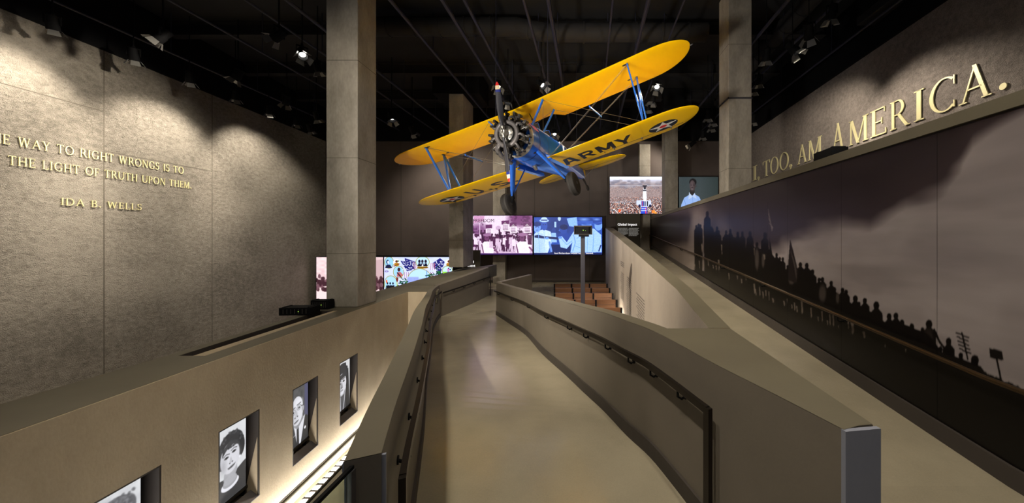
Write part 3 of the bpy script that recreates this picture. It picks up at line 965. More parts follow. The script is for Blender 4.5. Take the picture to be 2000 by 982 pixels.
# giant letters on the right wall; each placed by its own span along the wall
eR = Vector((.056, 1, 0)).normalized(); nR = Vector((-1, .056, 0)).normalized()
root = empty('inscription', (xr(9), 9, 5.85))
def yr(cx):
    px = 1400 + cx / 2.888
    return 8.67 / ((px - VX) / F - .056)
for c, a, b, h in (('I', 205, 230, .80), (',', 233, 243, .80), ('T', 263, 302, .80), ('O', 305, 350, .80), ('O', 357, 408, .80), (',', 412, 427, .8), ('A', 458, 512, .80), ('M', 520, 595, .80),
                   ('A', 655, 722, .98), ('M', 752, 858, .82), ('E', 873, 962, .82), ('R', 985, 1095, .82), ('I', 1120, 1175, .82), ('C', 1207, 1352, .82), ('A', 1375, 1560, .82), ('.', 1602, 1647, .82)):
    ya, yb = yr(a), yr(b)           # ya is the far (left in view) end
    polys = glyph(c)[1]
    xs = [p[0] for q in polys for p in q]; x0, x1 = min(xs), max(xs)
    polys = [[((x - x0) / (x1 - x0), y) for x, y in q] for q in polys]
    letter_prism(polys, Vector((xr(ya), ya, 5.87)) + nR * .015, -eR, (0, 0, 1), nR, ya - yb, h, .025, M['brass'], root)
tag(root, 'row of giant gold capital letters high on the right wall', 'inscription')


# ------------------------------------------------------------------ handrails
def handrail(path, nrm_side, name_label, bracket_every=6, drop=None, bar=True, mat=None, drop_end=None):
    """path: rail centre points; nrm_side: list of vectors pointing to the wall"""
    p0 = path[0]
    root = empty('handrail', (p0[0], p0[1], p0[2] - .8))
    mb = MB()
    if bar:
        rings = []
        for p, q in zip(path, nrm_side):
            e = Vector(q).normalized() * .014; p = Vector(p)
            rings.append([p + e + Vector((0, 0, .024)), p - e + Vector((0, 0, .024)), p - e - Vector((0, 0, .024)), p + e - Vector((0, 0, .024))])
        mb.loft(rings)
    else:
        mb.tube([tuple(p) for p in path], .021, 10)
    mb.build('rail', mat or M['rail'], root, smooth=40)
    for i in range(3, len(path) - 1, bracket_every):
        p = Vector(path[i]); q = p + Vector(nrm_side[i])
        b = MB(); b.tube([p, p + Vector((0, 0, -.07)), (p + q) / 2 + Vector((0, 0, -.09)), q + Vector((0, 0, -.075))], .009, 6)
        b.lathe([(0, .022), (.008, .022)], q + Vector((0, 0, -.075)), -Vector(nrm_side[i]), 10)
        b.build('bracket', M['black'], root)
    if drop is not None:
        mb = MB(); p = Vector(path[0]); t = (Vector(path[1]) - p); t.z = 0; t.normalize()
        mb.box((p.x, p.y, (p.z + .02 + drop) / 2), (.05, .03, p.z + .02 - drop), (t, Vector((-t.y, t.x, 0)), Vector((0, 0, 1))))
        mb.build('end_post', mat or M['rail'], root)
    if drop_end is not None:
        mb = MB(); p = Vector(path[-1])
        mb.box((p.x, p.y, (p.z + .02 + drop_end) / 2), (.04, .04, p.z + .02 - drop_end))
        mb.build('end_post', mat or M['rail'], root)
    tag(root, name_label, 'handrail')
    return root


ri = [i for i in range(len(RS)) if RS[i][1] > 1.98]
ro = offs(RS, .065)
path = [(ro[i][0], ro[i][1], ro[i][2] + .82) for i in ri]
handrail(path, [tuple(np.append((RS[i] - ro[i])[:2], 0)) for i in ri], 'dark bronze handrail on the right ramp wall with a near end post', 4, drop=.82)
li = [i for i in range(len(LS)) if LS[i][1] > 1.38]
lo = offs(LS, -.055)
path = [(lo[i][0], lo[i][1], lo[i][2] + .85) for i in li]
handrail(path, [tuple(np.append((LS[i] - lo[i])[:2], 0)) for i in li], 'dark bronze handrail on the left ramp wall beside the glass guard', 4, drop=.82)
lf = offs(smooth_path([(-4.68, 11.1, .05), (-4.48, 13.0, .02), (-4.26, 15.38, .0)], 14), -.07)
lw_ = offs(lf, .07)
handrail([(p[0], p[1], p[2] + .80 + (p[1] - 11) * .022) for p in lf], [tuple(np.append((b - a)[:2], 0)) for a, b in zip(lf, lw_)], 'short handrail on the far low wall past the ramp bend', 3, drop_end=0.0)
ym = np.linspace(1.0, 19.4, 47)
handrail([(xm(y) - .09, y, zf2(y) + .78) for y in ym], [(.09, 0, 0)] * len(ym), 'long brass handrail crossing the dark march mural', 5, mat=M['brass_dark'], drop_end=zf2(19.4), bar=False)

# ------------------------------------------------------------------ lower passage: lit portraits, cove light, glass guard
root = empty('cove_light', (xp(4) + .2, 4, LOW))
mb = MB(); mb.column([(xp(-2) + .13, -2), (xp(9.3) + .13, 9.3), (xp(9.3) + .25, 9.3), (xp(-2) + .25, -2)], LOW + .004, LOW + .03)
mb.build('light_strip', M['glow'], root)
mb = MB()
mb.column([(xp(-2) + .25, -2), (xp(9.3) + .25, 9.3), (xp(9.3) + .28, 9.3), (xp(-2) + .28, -2)], LOW + .004, LOW + .06)
for y in np.arange(-2, 9.3, .16):
    mb.bbox(xp(y) + .12, y, LOW + .03, xp(y) + .27, y + .045, LOW + .045)
mb.build('slat_cover', M['rail'], root)
tag(root, 'bright slatted cove light along the foot of the portrait wall', 'light')


def face_canvas(kind):
    P = Paint(0, 0, 100, 190, 110, 200, (228, 230, 232))
    g = lambda v: (v, v, v * 1.03)
    nz = P.noise(9, 14, 3)
    if kind == 'near':
        P.put(nz, g(188), .7)
        P.ell(56, 50, 34, 34, g(98)); P.ell(40, 42, 20, 22, g(120)); P.ell(74, 46, 18, 24, g(105))
        for k in range(90): P.ell(RNG.uniform(26, 88), RNG.uniform(16, 50), 3, 3, g(RNG.uniform(80, 150)), .6)
        P.ell(54, 74, 25, 33, g(205)); P.ell(52, 176, 46, 34, g(60))
    elif kind == 'woman':
        P.put(nz, g(205), .5)
        P.poly([(0, 140), (18, 128), (40, 132), (66, 128), (92, 118), (100, 116), (100, 190), (0, 190)], g(62))
        P.poly([(36, 100), (70, 96), (72, 126), (58, 150), (44, 150), (30, 134)], g(170))
        P.ell(50, 152, 27, 14, g(235)); P.ell(50, 146, 22, 12, g(165)); P.ell(50, 141, 20, 11, g(178))
        P.ell(54, 52, 37, 33, g(58)); P.ell(26, 78, 17, 26, g(72)); P.ell(82, 70, 14, 28, g(52))
        P.ell(50, 84, 29, 40, g(214)); P.ell(54, 90, 22, 30, g(226), .6, .5)
        P.poly([(28, 56), (50, 40), (78, 52), (80, 66), (60, 54), (40, 60), (26, 74)], g(70))
        for cx, cy in ((39, 80), (62, 74)):
            P.ell(cx, cy, 7, 3, g(90)); P.ell(cx, cy, 3, 2.6, g(30)); P.line([(cx - 9, cy - 6), (cx, cy - 9), (cx + 9, cy - 6)], 2, g(80))
        P.poly([(51, 84), (53, 84), (58, 98), (47, 99)], g(196)); P.ell(49, 99, 2, 1.4, g(60)); P.ell(57, 98, 2, 1.4, g(60))
        P.ell(54, 110, 11, 3.2, g(120), rot=-.15); P.line([(43, 109), (55, 110.5), (66, 106)], 1.3, g(50))
        P.ell(80, 98, 3, 4, g(240)); P.ell(30, 98, 8, 16, g(150), .5, .8)
        for k in range(60):
            a = RNG.random() * 6.28; r_ = .75 + .3 * RNG.random()
            P.ell(54 + 36 * r_ * math.cos(a), 50 + 30 * r_ * math.sin(a) * (1 if math.sin(a) < 0 else .3), 3, 3, g(40 + 60 * RNG.random()), .8)
    elif kind == 'man':
        P.c[:] = 78; P.put(nz, g(120), .5)
        P.rect(82, 0, 100, 190, (92, 92, 118))
        P.poly([(0, 150), (30, 128), (60, 122), (88, 108), (100, 118), (100, 190), (0, 190)], g(58))
        P.poly([(28, 122), (72, 112), (84, 106), (62, 190), (44, 190)], g(228))
        P.poly([(42, 136), (52, 134), (54, 190), (42, 190)], g(58))
        P.poly([(22, 96), (70, 96), (76, 114), (46, 138), (28, 124)], g(150))
        P.ell(44, 66, 33, 26, g(92)); P.ell(44, 78, 30, 46, g(224)); P.ell(30, 84, 14, 36, g(196), .6, .6)
        P.ell(50, 54, 20, 12, g(238), .8, .5)
        P.ell(73, 80, 6, 10, g(180))
        for cx, cy in ((26, 76), (54, 70)):
            P.ell(cx, cy, 11, 9, g(135)); P.ell(cx, cy, 9.6, 7.6, g(205)); P.ell(cx, cy + 1, 4, 3, g(50)); P.line([(cx - 10, cy - 11), (cx + 9, cy - 13)], 2.6, g(70))
        P.line([(64, 69), (76, 72)], 2, g(50))
        P.poly([(38, 76), (42, 75), (48, 94), (34, 96)], g(192)); P.ell(34, 97, 3, 1.8, g(50)); P.ell(46, 96, 3, 1.8, g(50))
        P.ell(40, 112, 11, 3, g(135), rot=-.12); P.line([(29, 112), (51, 109)], 1.6, g(60))
        P.ell(84, 150, 5, 5, g(235)); P.line([(0, 160), (40, 150)], 2, g(220))
    else:
        P.c[:] = 226; P.put(nz, g(205), .6)
        P.poly([(20, 60), (90, 40), (100, 190), (0, 190), (8, 120)], g(70))
        P.poly([(60, 20), (84, 30), (98, 190), (70, 190)], g(52))
        P.poly([(14, 22), (40, 8), (72, 12), (80, 66), (12, 78)], g(62))
        P.ell(43, 88, 31, 40, g(220)); P.ell(30, 96, 13, 30, g(170), .6, .6)
        P.poly([(12, 56), (76, 44), (78, 64), (14, 74)], g(66))
        for cx, cy in ((29, 84), (56, 80)):
            P.ell(cx, cy, 7, 3.6, g(50)); P.line([(cx - 9, cy - 8), (cx + 9, cy - 10)], 3, g(60))
        P.poly([(38, 84), (44, 82), (50, 100), (36, 102)], g(150)); P.ell(42, 102, 7, 2, g(70))
        P.ell(43, 113, 9, 2.6, g(130)); P.ell(44, 126, 17, 10, g(232), .8, .4)
        P.poly([(26, 136), (60, 132), (70, 190), (30, 190)], g(88)); P.line([(70, 108), (52, 190)], 4, g(220))
        P.poly([(20, 130), (34, 136), (36, 190), (16, 190)], g(205))
    k = np.array([1, 3, 4, 3, 1.]); k /= k.sum()
    P.c += RNG.normal(0, 5, P.c.shape[:2])[..., None]
    for ax in (0, 1):
        for _ in range(2 if kind != 'near' else 3):
            P.c = sum(np.roll(P.c, i - 2, ax) * k[i] for i in range(5))
    return P.result()


M['picture'] = attr_mat('lit_portrait_print', 1.0)
lab = {'near': 'nearest lit portrait showing only the dark hair of a person, cut by the photo edge', 'woman': 'lit portrait of a smiling person with curled hair and pearl necklace',
       'man': 'lit portrait of a person in round glasses and dark suit', 'hat': 'farthest lit portrait, of a person in a tall dark hat'}
for (y0, y1), kind in zip(PY, ('near', 'woman', 'man', 'hat')):
    root = empty('portrait_display', (xp(y0) - .1, (y0 + y1) / 2, PZ0))
    d = .30
    fr = MB()
    def X(y, q): return xp(y) - q
    g_ = .004
    fr.column([(X(y0, g_), y0), (X(y0, d), y0), (X(y0 + .02, d), y0 + .02), (X(y0 + .02, g_), y0 + .02)], PZ0, PZ1)
    fr.column([(X(y1, g_), y1), (X(y1, d), y1), (X(y1 - .02, d), y1 - .02), (X(y1 - .02, g_), y1 - .02)], PZ0, PZ1)
    fr.column([(X(y0, g_), y0), (X(y1, g_), y1), (X(y1, d), y1), (X(y0, d), y0)], PZ1 - .02, PZ1)
    fr.column([(X(y0, d), y0), (X(y1, d), y1), (X(y1, d + .02), y1), (X(y0, d + .02), y0)], PZ0, PZ1)
    fr.build('frame', M['base'], root)
    sl = MB(); sl.prism([(X(y0, .0), y0, PZ0 + .01), (X(y1, .0), y1, PZ0 + .01), (X(y1, .12), y1, PZ0 + .10), (X(y0, .12), y0, PZ0 + .10)], (0, 0, -.01))
    sl.build('sill', M['steel'], root)
    wd = MB(); wd.prism([(X(y1 - .021, .02), y1 - .021, PZ0 + .02), (X(y1 - .021, .22), y1 - .021, PZ0 + .02), (X(y1 - .021, .02), y1 - .021, PZ0 + .9)], (0, -.003, 0))
    wd.build('side_reveal', M['plaster'], root)
    col = face_canvas(kind)
    ny, nx = col.shape[:2]
    ya, yb = y0 + .022, y1 - .09
    grid_object('picture', bilinear((X(ya, .10), ya, PZ1 - .06), (X(yb, .13), yb, PZ1 - .06), (X(yb, .13), yb, PZ0 + .22), (X(ya, .10), ya, PZ0 + .22), nx, ny), col, M['picture'], root)
    bx = MB(); bx.column([(X(ya, .112), ya), (X(yb, .142), yb), (X(yb, .2), yb), (X(ya, .2), ya)], PZ0 + .215, PZ1 - .055)
    bx.build('backing_box', M['black'], root)
    bz = MB(); bz.column([(X(ya, .09), ya), (X(yb + .02, .12), yb + .02), (X(yb + .02, .15), yb + .02), (X(ya, .12), ya)], PZ0 + .17, PZ0 + .215)
    bz.build('lower_bezel', M['rail'], root)
    tag(root, lab[kind], 'portrait', 'lit portraits in the tan wall')

# glass guard fixed to the near end of the left ramp wall
root = empty('glass_guard', (-.84, .2, .82))
mb = MB(); mb.bbox(-.848, -1.2, -.1, -.832, 1.228, 1.868); mb.build('glass_pane', M['glassmat'], root)
mb = MB(); mb.bbox(-.847, -1.2, 1.868, -.833, 1.228, 1.88); mb.build('top_rail', M['black'], root)
mb = MB(); mb.bbox(-.852, 1.19, -.1, -.828, 1.229, 1.868); mb.build('edge_channel', M['steel'], root)
tag(root, 'green tinted glass guard with black top rail at the near left corner', 'glass guard')

# ------------------------------------------------------------------ dark boxes on the ledges, exhibit panels, sign post, benches
def ledge_box(c, d, ax, label, lamp=None):
    root = empty('projector_box', (c[0], c[1], c[2] - d[2] / 2))
    a = Vector(ax).normalized(); b = Vector((-a.y, a.x, 0))
    mb = MB(); mb.box(c, d, (a, b, Vector((0, 0, 1)))); mb.build('housing', M['black'], root, bevel=.008)
    g = MB()
    for k in range(7):
        g.box(Vector(c) + a * (-.36 * d[0] + .12 * d[0] * k) + b * (-d[1] / 2 - .003), (.012, .006, d[2] * .6), (a, b, Vector((0, 0, 1))))
    g.build('vent_slot', M['base'], root)
    le = MB(); le.box(Vector(c) + a * (d[0] * .12) + b * (-d[1] / 2 - .004), (.012, .008, .012), (a, b, Vector((0, 0, 1)))); le.build('status_light', M['led'], root)
    f = MB(); 
    for i in (-.4, .4): f.box(Vector(c) + a * (i * d[0]) + Vector((0, 0, d[2] / 2 + .006)), (.04, d[1] * .8, .012), (a, b, Vector((0, 0, 1))))
    f.build('top_strap', M['black'], root)
    tag(root, label, 'projector')
ledge_box((-5.99, 7.02, LEDGE + .09), (.62, .3, .16), (1, .10, 0), 'long black projector box on the ledge beside the tall left column')
ledge_box((-5.92, 7.55, LEDGE + .11), (.40, .2, .2), (1, 0, 0), 'smaller black box behind the long one beside the left column')
mb = None
ledge_box((xm(4.62) + .115, 4.62, 3.832 + .06), (.38, .22, .12), (.056, 1, 0), 'black projector box on the mural ledge below the gold letters')

def panel(x0, y, z0, x1, z1, title, body, label, tsize, th=.12):
    root = empty('exhibit_panel', ((x0 + x1) / 2, y, z0))
    mb = MB(); mb.bbox(x0, y, z0, x1, y + th, z1); mb.build('board', M['board'], root, bevel=.01)
    w_ = x1 - x0
    text_mesh(title, tsize, (x0 + w_ * .46, y - .006, z1 - (z1 - z0) * .34), (1, 0, 0), (0, 0, 1), M['white_text'], root, 'heading', 'CENTER')
    if body:
        t = MB()
        for cx, n in ((x0 + .08 * w_, 9), (x0 + .52 * w_, 10)):
            for k in range(n):
                z = z1 - (z1 - z0) * (.42 + .024 * k)
                x = cx
                while x < cx + .38 * w_ - (0.1 if k == n - 1 else 0):
                    L = random.uniform(.03, .09)
                    t.quad((x, y - .004, z), (x + L, y - .004, z), (x + L, y - .004, z + (z1 - z0) * .012), (x, y - .004, z + (z1 - z0) * .012))
                    x += L + .02
        t.build('body_text', M['grey_text'], root, fix=False)
    tag(root, label, 'panel')
M['board'] = mineral('dark_olive_board', S(58, 54, 46), S(66, 62, 52), 2, 40, .02, .5, fineamt=.1)
panel(2.13, 19.02, 2.10, 3.52, 4.1, 'Global Impact', True, 'tall dark exhibit panel headed Global Impact at the top of the upper ramp', .2)
mb = MB(); mb.bbox(3.70, 19.7, 2.1, 4.3, 19.95, 4.05)
o = mb.build('low_partition', M['column']); tag(o, 'grey low partition between the exhibit panel and the mural end', 'partition')
panel(-6.2, 17.6, 0, -5.35, 2.05, 'and\nment', False, 'dark sign panel with white words behind the second column', .2)

# tall sign post in the bench pit
root = empty('sign_post', (.07, 7, 0))
mb = MB(); mb.bbox(.025, 6.97, 0, .115, 7.03, 2.75); mb.build('pole', M['post'], root, bevel=.006)
mb = MB(); mb.bbox(-.08, 6.85, 0, .22, 7.15, .02); mb.build('foot_plate', M['post'], root)
mb = MB(); mb.bbox(-.02, 6.93, 2.74, .20, 7.04, 2.96); mb.bbox(-.11, 6.95, 2.80, .26, 7.02, 2.955); mb.build('sensor_housing', M['black'], root, bevel=.006)
mb = MB(); mb.bbox(-.12, 6.93, 2.955, .27, 7.06, 2.975); mb.bbox(-.12, 6.93, 2.785, .27, 6.95, 2.80); mb.bbox(-.12, 6.93, 2.79, -.105, 6.95, 2.96); mb.bbox(.255, 6.93, 2.79, .27, 6.95, 2.96)
mb.build('bracket_frame', M['base'], root)
mb = MB(); mb.bbox(.07, 6.925, 2.87, .085, 6.932, 2.885); mb.bbox(.12, 6.925, 2.865, .13, 6.932, 2.872); mb.build('status_light', M['led'], root)
tag(root, 'tall grey post topped by a black sensor box among the benches', 'post')

def bench_proto():
    root = empty('bench', (0, 0, 0))
    W = 2.2
    s = MB()
    for k in range(4): s.bbox(-W / 2, .12 + k * .11, .42, W / 2, .12 + k * .11 + .10, .45)
    s.build('seat', M['wood'], root, local=True, bevel=.005)
    b = MB()
    for k in range(2): b.bbox(-W / 2, .0, .50 + k * .165, W / 2, .03, .655 + k * .165)
    b.build('backrest', M['wood'], root, local=True, bevel=.005)
    for x in (-W / 2 + .02, -.38, .36, W / 2 - .02):
        f = MB(); f.bbox(x - .03, -.02, 0, x + .03, .0, .82); f.bbox(x - .02, .5, 0, x + .02, .53, .42); f.bbox(x - .02, -.02, .39, x + .02, .55, .42); f.bbox(x - .02, -.02, 0, x + .02, .55, .02)
        f.build('leg', M['black'], root, local=True)
    return root
bp = bench_proto()
bn = ['wooden bench of the row farthest from the camera', 'second farthest wooden bench', 'middle wooden bench of the five rows', 'second nearest wooden bench', 'nearest wooden bench, mostly hidden by the ramp wall']
for i, y in enumerate((13.5, 12.35, 11.2, 10.05, 8.9)):
    r = bp if i == 0 else copy_tree(bp)
    xa_ = -50 / F * y
    r.location = ((1.15 + xa_) / 2, y, 0); r.scale = ((1.15 - xa_) / 2.2, 1, 1)
    tag(r, bn[i] + ' beside the pale wall', 'bench', 'wooden benches in rows')

# floor uplights at the foot of the pale wall
root = empty('floor_uplight', (1.18, 10.2, 0))
mb = MB(); mb.bbox(1.14, 9.7, 0, 1.22, 10.7, .05); mb.build('housing', M['black'], root)
mb = MB(); mb.bbox(1.16, 9.72, .05, 1.20, 10.68, .053); mb.build('light_strip', M['uplight'], root)
tag(root, 'small bright floor uplight at the foot of the pale wall', 'light')
# engraved text columns on the pale wall
root = empty('wall_text', (1.3, 6, 1))
def xs_(y): return float(np.interp(y, [a[0] for a in sw], [a[1] for a in sw]))
t = MB()
for ya, yb, z0, nl in ((9.6, 10.6, 1.95, 3), (9.6, 10.6, 1.62, 15), (7.9, 9.0, 1.65, 22), (6.2, 7.2, 1.50, 22)):
    for k in range(nl):
        z = z0 - k * .058
        e_ = yb - random.uniform(0, .25)
        y = e_
        while y > ya:
            L = random.uniform(.05, .14)
            a_, b2 = y, max(y - L, ya)
            t.quad((xs_(a_) - .004, a_, z), (xs_(b2) - .004, b2, z), (xs_(b2) - .004, b2, z + .026), (xs_(a_) - .004, a_, z + .026))
            y -= L + .03
t.build('engraved_lines', M['dimtext'], root, fix=False)
tag(root, 'columns of small engraved grey text on the pale wall beside the benches', 'wall text')


# ------------------------------------------------------------------ video screens on the back wall
M['screen'] = attr_mat('lit_video_screen', 1.4)
M['screen_dim'] = attr_mat('dim_video_screen', .9)
def screen(px0, py0, px1, py1, Y, colors, label, mat='screen', x1b=None, cap=None):
    a, b = at(px0, py0, Y), at(px1, py1, Y)
    root = empty('video_screen', ((a.x + b.x) / 2, Y + .1, b.z))
    mb = MB(); e = .03
    mb.bbox(a.x - e, Y + .02, b.z - e, b.x + e, Y + .15 if Y > 19 else BACKY - .01, a.z + e)
    mb.build('housing', M['black'], root)
    if Y > 19:
        mx_ = {915: b.x - .7, 1191: a.x + .8}.get(px0, (a.x + b.x) / 2)
        mb = MB(); mb.bbox(mx_ - .25, Y + .15, (a.z + b.z) / 2 - .3, mx_ + .25, BACKY, (a.z + b.z) / 2 + .3)
        mb.build('wall_mount', M['black'], root)
    ny, nx = colors.shape[:2]
    grid_object('display', bilinear((a.x, Y, a.z), (b.x, Y, a.z), (b.x, Y, b.z), (a.x, Y, b.z), nx, ny), colors, M[mat], root)
    f = MB(); e = .03
    f.bbox(a.x - e, Y - .01, a.z, b.x + e, Y + .03, a.z + e); f.bbox(a.x - e, Y - .01, b.z - e, b.x + e, Y + .03, b.z)
    f.bbox(a.x - e, Y - .01, b.z, a.x, Y + .03, a.z); f.bbox(b.x, Y - .01, b.z, b.x + e, Y + .03, a.z)
    f.build('bezel', M['black'], root)
    tag(root, label, 'screen', None)
    return root

# purple march (painted in zoom-crop units)
P = Paint(140, 92, 655, 400, 250, 150, (236, 218, 236))
nz = P.noise(40, 26, 1)
P.put(np.clip((P.Y - 250) / 100, 0, 1), (205, 175, 205), .7)
P.ell(220, 215, 75, 60, (120, 70, 120), .9, .4); P.ell(565, 120, 105, 60, (110, 55, 105), .95, .3); P.ell(640, 180, 40, 70, (120, 65, 115), .9, .3)
P.ell(380, 190, 20, 18, (200, 170, 200)); P.put((nz > .62) & (P.Y < 250) & ((P.X < 270) | (P.X > 470)), (60, 25, 60), .5)
for k in range(130):
    x, y = RNG.uniform(140, 655), RNG.uniform(235, 330)
    c = [(60, 20, 55), (90, 40, 85), (225, 205, 228), (40, 12, 40)][k % 4]
    P.ell(x, y, RNG.uniform(5, 12), RNG.uniform(14, 36), c); P.ell(x, y - 30, 7, 9, (60, 25, 55))
P.rect(140, 340, 655, 400, (205, 178, 205)); 
for k in range(30):
    x = RNG.uniform(180, 520); P.poly([(x, 300), (x + 14, 300), (x + 22, 375), (x + 12, 375), (x + 5, 330), (x - 6, 372), (x - 12, 370)], [(55, 18, 50), (215, 190, 215)][k % 2])
P.poly([(183, 95), (270, 95), (262, 135), (183, 152)], (205, 150, 190))
P.rect(228, 150, 234, 265, (220, 195, 220)); 
for x0, y0, x1, y1 in ((278, 165, 330, 232), (405, 133, 467, 215), (470, 150, 526, 230), (580, 150, 642, 228)):
    P.poly([(x0, y0), (x1, y0 - 3), (x1 + 4, y1), (x0 + 4, y1)], (245, 232, 245)); P.poly([(x0, y0), (x1, y0 - 3), (x1 + 1, y0 + 27), (x0 + 1, y0 + 30)], (95, 45, 90))
    for k in range(4): P.rect(x0 + 10, y0 + 38 + k * 9, x1 - 8, y0 + 42 + k * 9, (120, 75, 118))
    P.rect((x0 + x1) / 2, y1, (x0 + x1) / 2 + 4, y1 + 60, (170, 130, 165))
for cx, cy, s in ((290, 262, 1), (572, 262, 1.15)):
    P.poly([(cx - 45 * s, cy + 60), (cx - 22 * s, cy + 34), (cx + 26 * s, cy + 34), (cx + 62 * s, cy + 66), (cx + 50 * s, cy + 130), (cx - 44 * s, cy + 122)], (248, 236, 248))
    P.ell(cx, cy, 27 * s, 30 * s, (70, 28, 62)); P.ell(cx - 2, cy + 8, 17 * s, 22 * s, (105, 58, 98)); P.ell(cx, cy - 18 * s, 34 * s, 11 * s, (150, 105, 145))
    P.line([(cx - 8, cy + 4), (cx + 6, cy + 4)], 3, (40, 10, 35)); P.line([(cx + 50 * s, cy + 80), (cx + 84 * s, cy + 122)], 14, (120, 75, 112))
    P.line([(cx - 42 * s, cy + 60), (cx - 30 * s, cy + 120)], 10, (105, 58, 98))
for k in range(9):
    x = [200, 345, 372, 430, 452, 480, 505, 632, 322][k]; y = [250, 262, 255, 250, 268, 246, 262, 250, 276][k]
    P.poly([(x - 16, y + 70), (x - 14, y + 18), (x + 14, y + 18), (x + 17, y + 72)], [(238, 222, 238), (70, 28, 65), (215, 190, 214)][k % 3]); P.ell(x, y, 10, 14, (72, 32, 66)); P.ell(x, y - 9, 13, 5, [(60, 25, 55), (215, 195, 215)][k % 2])
P.put(P.noise(110, 70, 31), (120, 80, 118), .22)
P.rect(140, 389, 655, 400, (60, 30, 90))
sA = screen(915, 421, 1040, 497, 19.3, P.result(), 'purple tinted screen of a protest march with placards')
def scr_text(txt, px, py, size_px, Y, root, mat, align='LEFT', name='caption'):
    a = at(px, py, Y - .012)
    return text_mesh(txt, size_px / F * Y * 1.4, a, (1, 0, 0), (0, 0, 1), mat, root, name, align, .002)
M['purple_ink'] = plain('purple_ink', S(70, 25, 65), .6)
scr_text('FREEDOM', 923.5, 434, 6.8, 19.3, sA, M['purple_ink'], name='banner_words')
for px, py in ((980, 438), (996, 442), (1023, 441)):
    scr_text('WE\nMARCH', px + 6.5, py - 2.2, 1.5, 19.3, sA, M['white_text'], 'CENTER', 'placard_words')
    scr_text('NOW!', px + 7.5, py + 12, 2.6, 19.3, sA, M['purple_ink'], 'CENTER', 'placard_words')

# blue film still
P = Paint(664, 97, 1217, 400, 260, 146, (28, 62, 150))
nz = P.noise(60, 40, 2); P.put(nz, (60, 110, 215), .4)
P.ell(860, 170, 130, 90, (18, 40, 105), .9, .5); P.rect(830, 135, 845, 180, (170, 205, 255)); P.poly([(930, 110), (1010, 97), (1020, 180), (950, 170)], (140, 185, 250))
P.ell(870, 110, 12, 18, (190, 215, 255))
P.poly([(690, 210), (745, 195), (800, 215), (812, 290), (770, 400), (664, 400), (664, 240)], (205, 226, 255))
P.poly([(668, 232), (700, 220), (740, 232), (760, 380), (664, 380)], (180, 208, 255))
P.ell(690, 182, 29, 40, (120, 160, 235)); P.ell(690, 155, 30, 20, (20, 40, 100)); P.ell(680, 180, 5, 3, (15, 30, 80)); P.ell(702, 180, 5, 3, (15, 30, 80)); P.line([(682, 202), (698, 202)], 4, (30, 55, 130))
P.ell(747, 168, 27, 36, (40, 75, 165)); P.ell(747, 126, 38, 13, (170, 205, 255)); P.ell(747, 115, 26, 18, (190, 218, 255)); P.rect(722, 118, 772, 126, (25, 45, 110)); P.ell(740, 158, 5, 3, (10, 20, 60)); P.ell(758, 158, 5, 3, (10, 20, 60))
P.ell(824, 205, 16, 22, (30, 55, 130)); P.poly([(806, 225), (842, 225), (850, 300), (800, 300)], (150, 190, 250))
P.poly([(870, 230), (930, 215), (960, 260), (950, 360), (872, 330)], (30, 60, 145)); P.ell(902, 196, 31, 36, (35, 65, 150)); P.ell(906, 178, 33, 22, (12, 26, 75)); P.poly([(872, 195), (862, 205), (874, 212)], (60, 100, 190))
P.rect(800, 318, 960, 392, (12, 26, 75)); P.line([(790, 300), (806, 372)], 16, (110, 150, 230))
P.poly([(668, 246), (700, 240), (740, 250), (880, 262), (876, 280), (740, 270), (668, 262)], (14, 28, 78))
P.poly([(985, 215), (1060, 185), (1150, 190), (1208, 240), (1212, 380), (960, 384), (975, 300), (930, 352), (880, 340), (862, 262), (890, 250), (930, 300)], (168, 205, 255))
P.line([(985, 240), (1000, 300), (978, 372)], 5, (90, 140, 225)); P.line([(1040, 220), (1050, 380)], 4, (120, 170, 240)); P.line([(1150, 210), (1140, 380)], 5, (110, 160, 235)); P.line([(890, 275), (930, 318), (972, 290)], 4, (95, 145, 230))
P.ell(1090, 160, 40, 36, (90, 135, 220)); P.ell(1084, 128, 66, 30, (28, 58, 140)); P.rect(1015, 128, 1150, 152, (45, 82, 175)); P.ell(1070, 116, 30, 10, (150, 190, 255), .7, .8)
P.ell(1186, 165, 32, 40, (120, 165, 240)); P.ell(1182, 130, 42, 30, (30, 60, 145)); P.line([(1140, 150), (1217, 140)], 8, (45, 82, 175)); P.ell(1172, 116, 20, 7, (150, 190, 255), .7, .8)
P.line([(700, 228), (712, 380)], 4, (130, 175, 245)); P.line([(745, 205), (752, 300)], 4, (150, 190, 250)); P.line([(1000, 330), (1040, 345)], 4, (110, 160, 238)); P.line([(1010, 270), (1036, 250)], 4, (110, 160, 238)); P.line([(1100, 230), (1096, 380)], 4, (125, 172, 242)); P.ell(876, 262, 16, 10, (95, 140, 225)); P.ell(770, 268, 16, 9, (110, 155, 232)); P.ell(702, 188, 8, 18, (95, 135, 215), .6, .6); P.ell(1100, 168, 18, 22, (70, 112, 200), .7, .6)
P.put(P.noise(120, 70, 33), (40, 80, 175), .2)
P.line([(1190, 370), (1205, 325)], 10, (20, 40, 100)); P.rect(664, 384, 1217, 400, (18, 30, 85))
sB = screen(1043, 424, 1176, 497, 19.3, P.result(), 'blue tinted screen of a confrontation with helmeted officers')
scr_text('but Richardson would not be moved.', 1083, 496, 3.6, 19.3, sB, M['white_text'], name='subtitle')

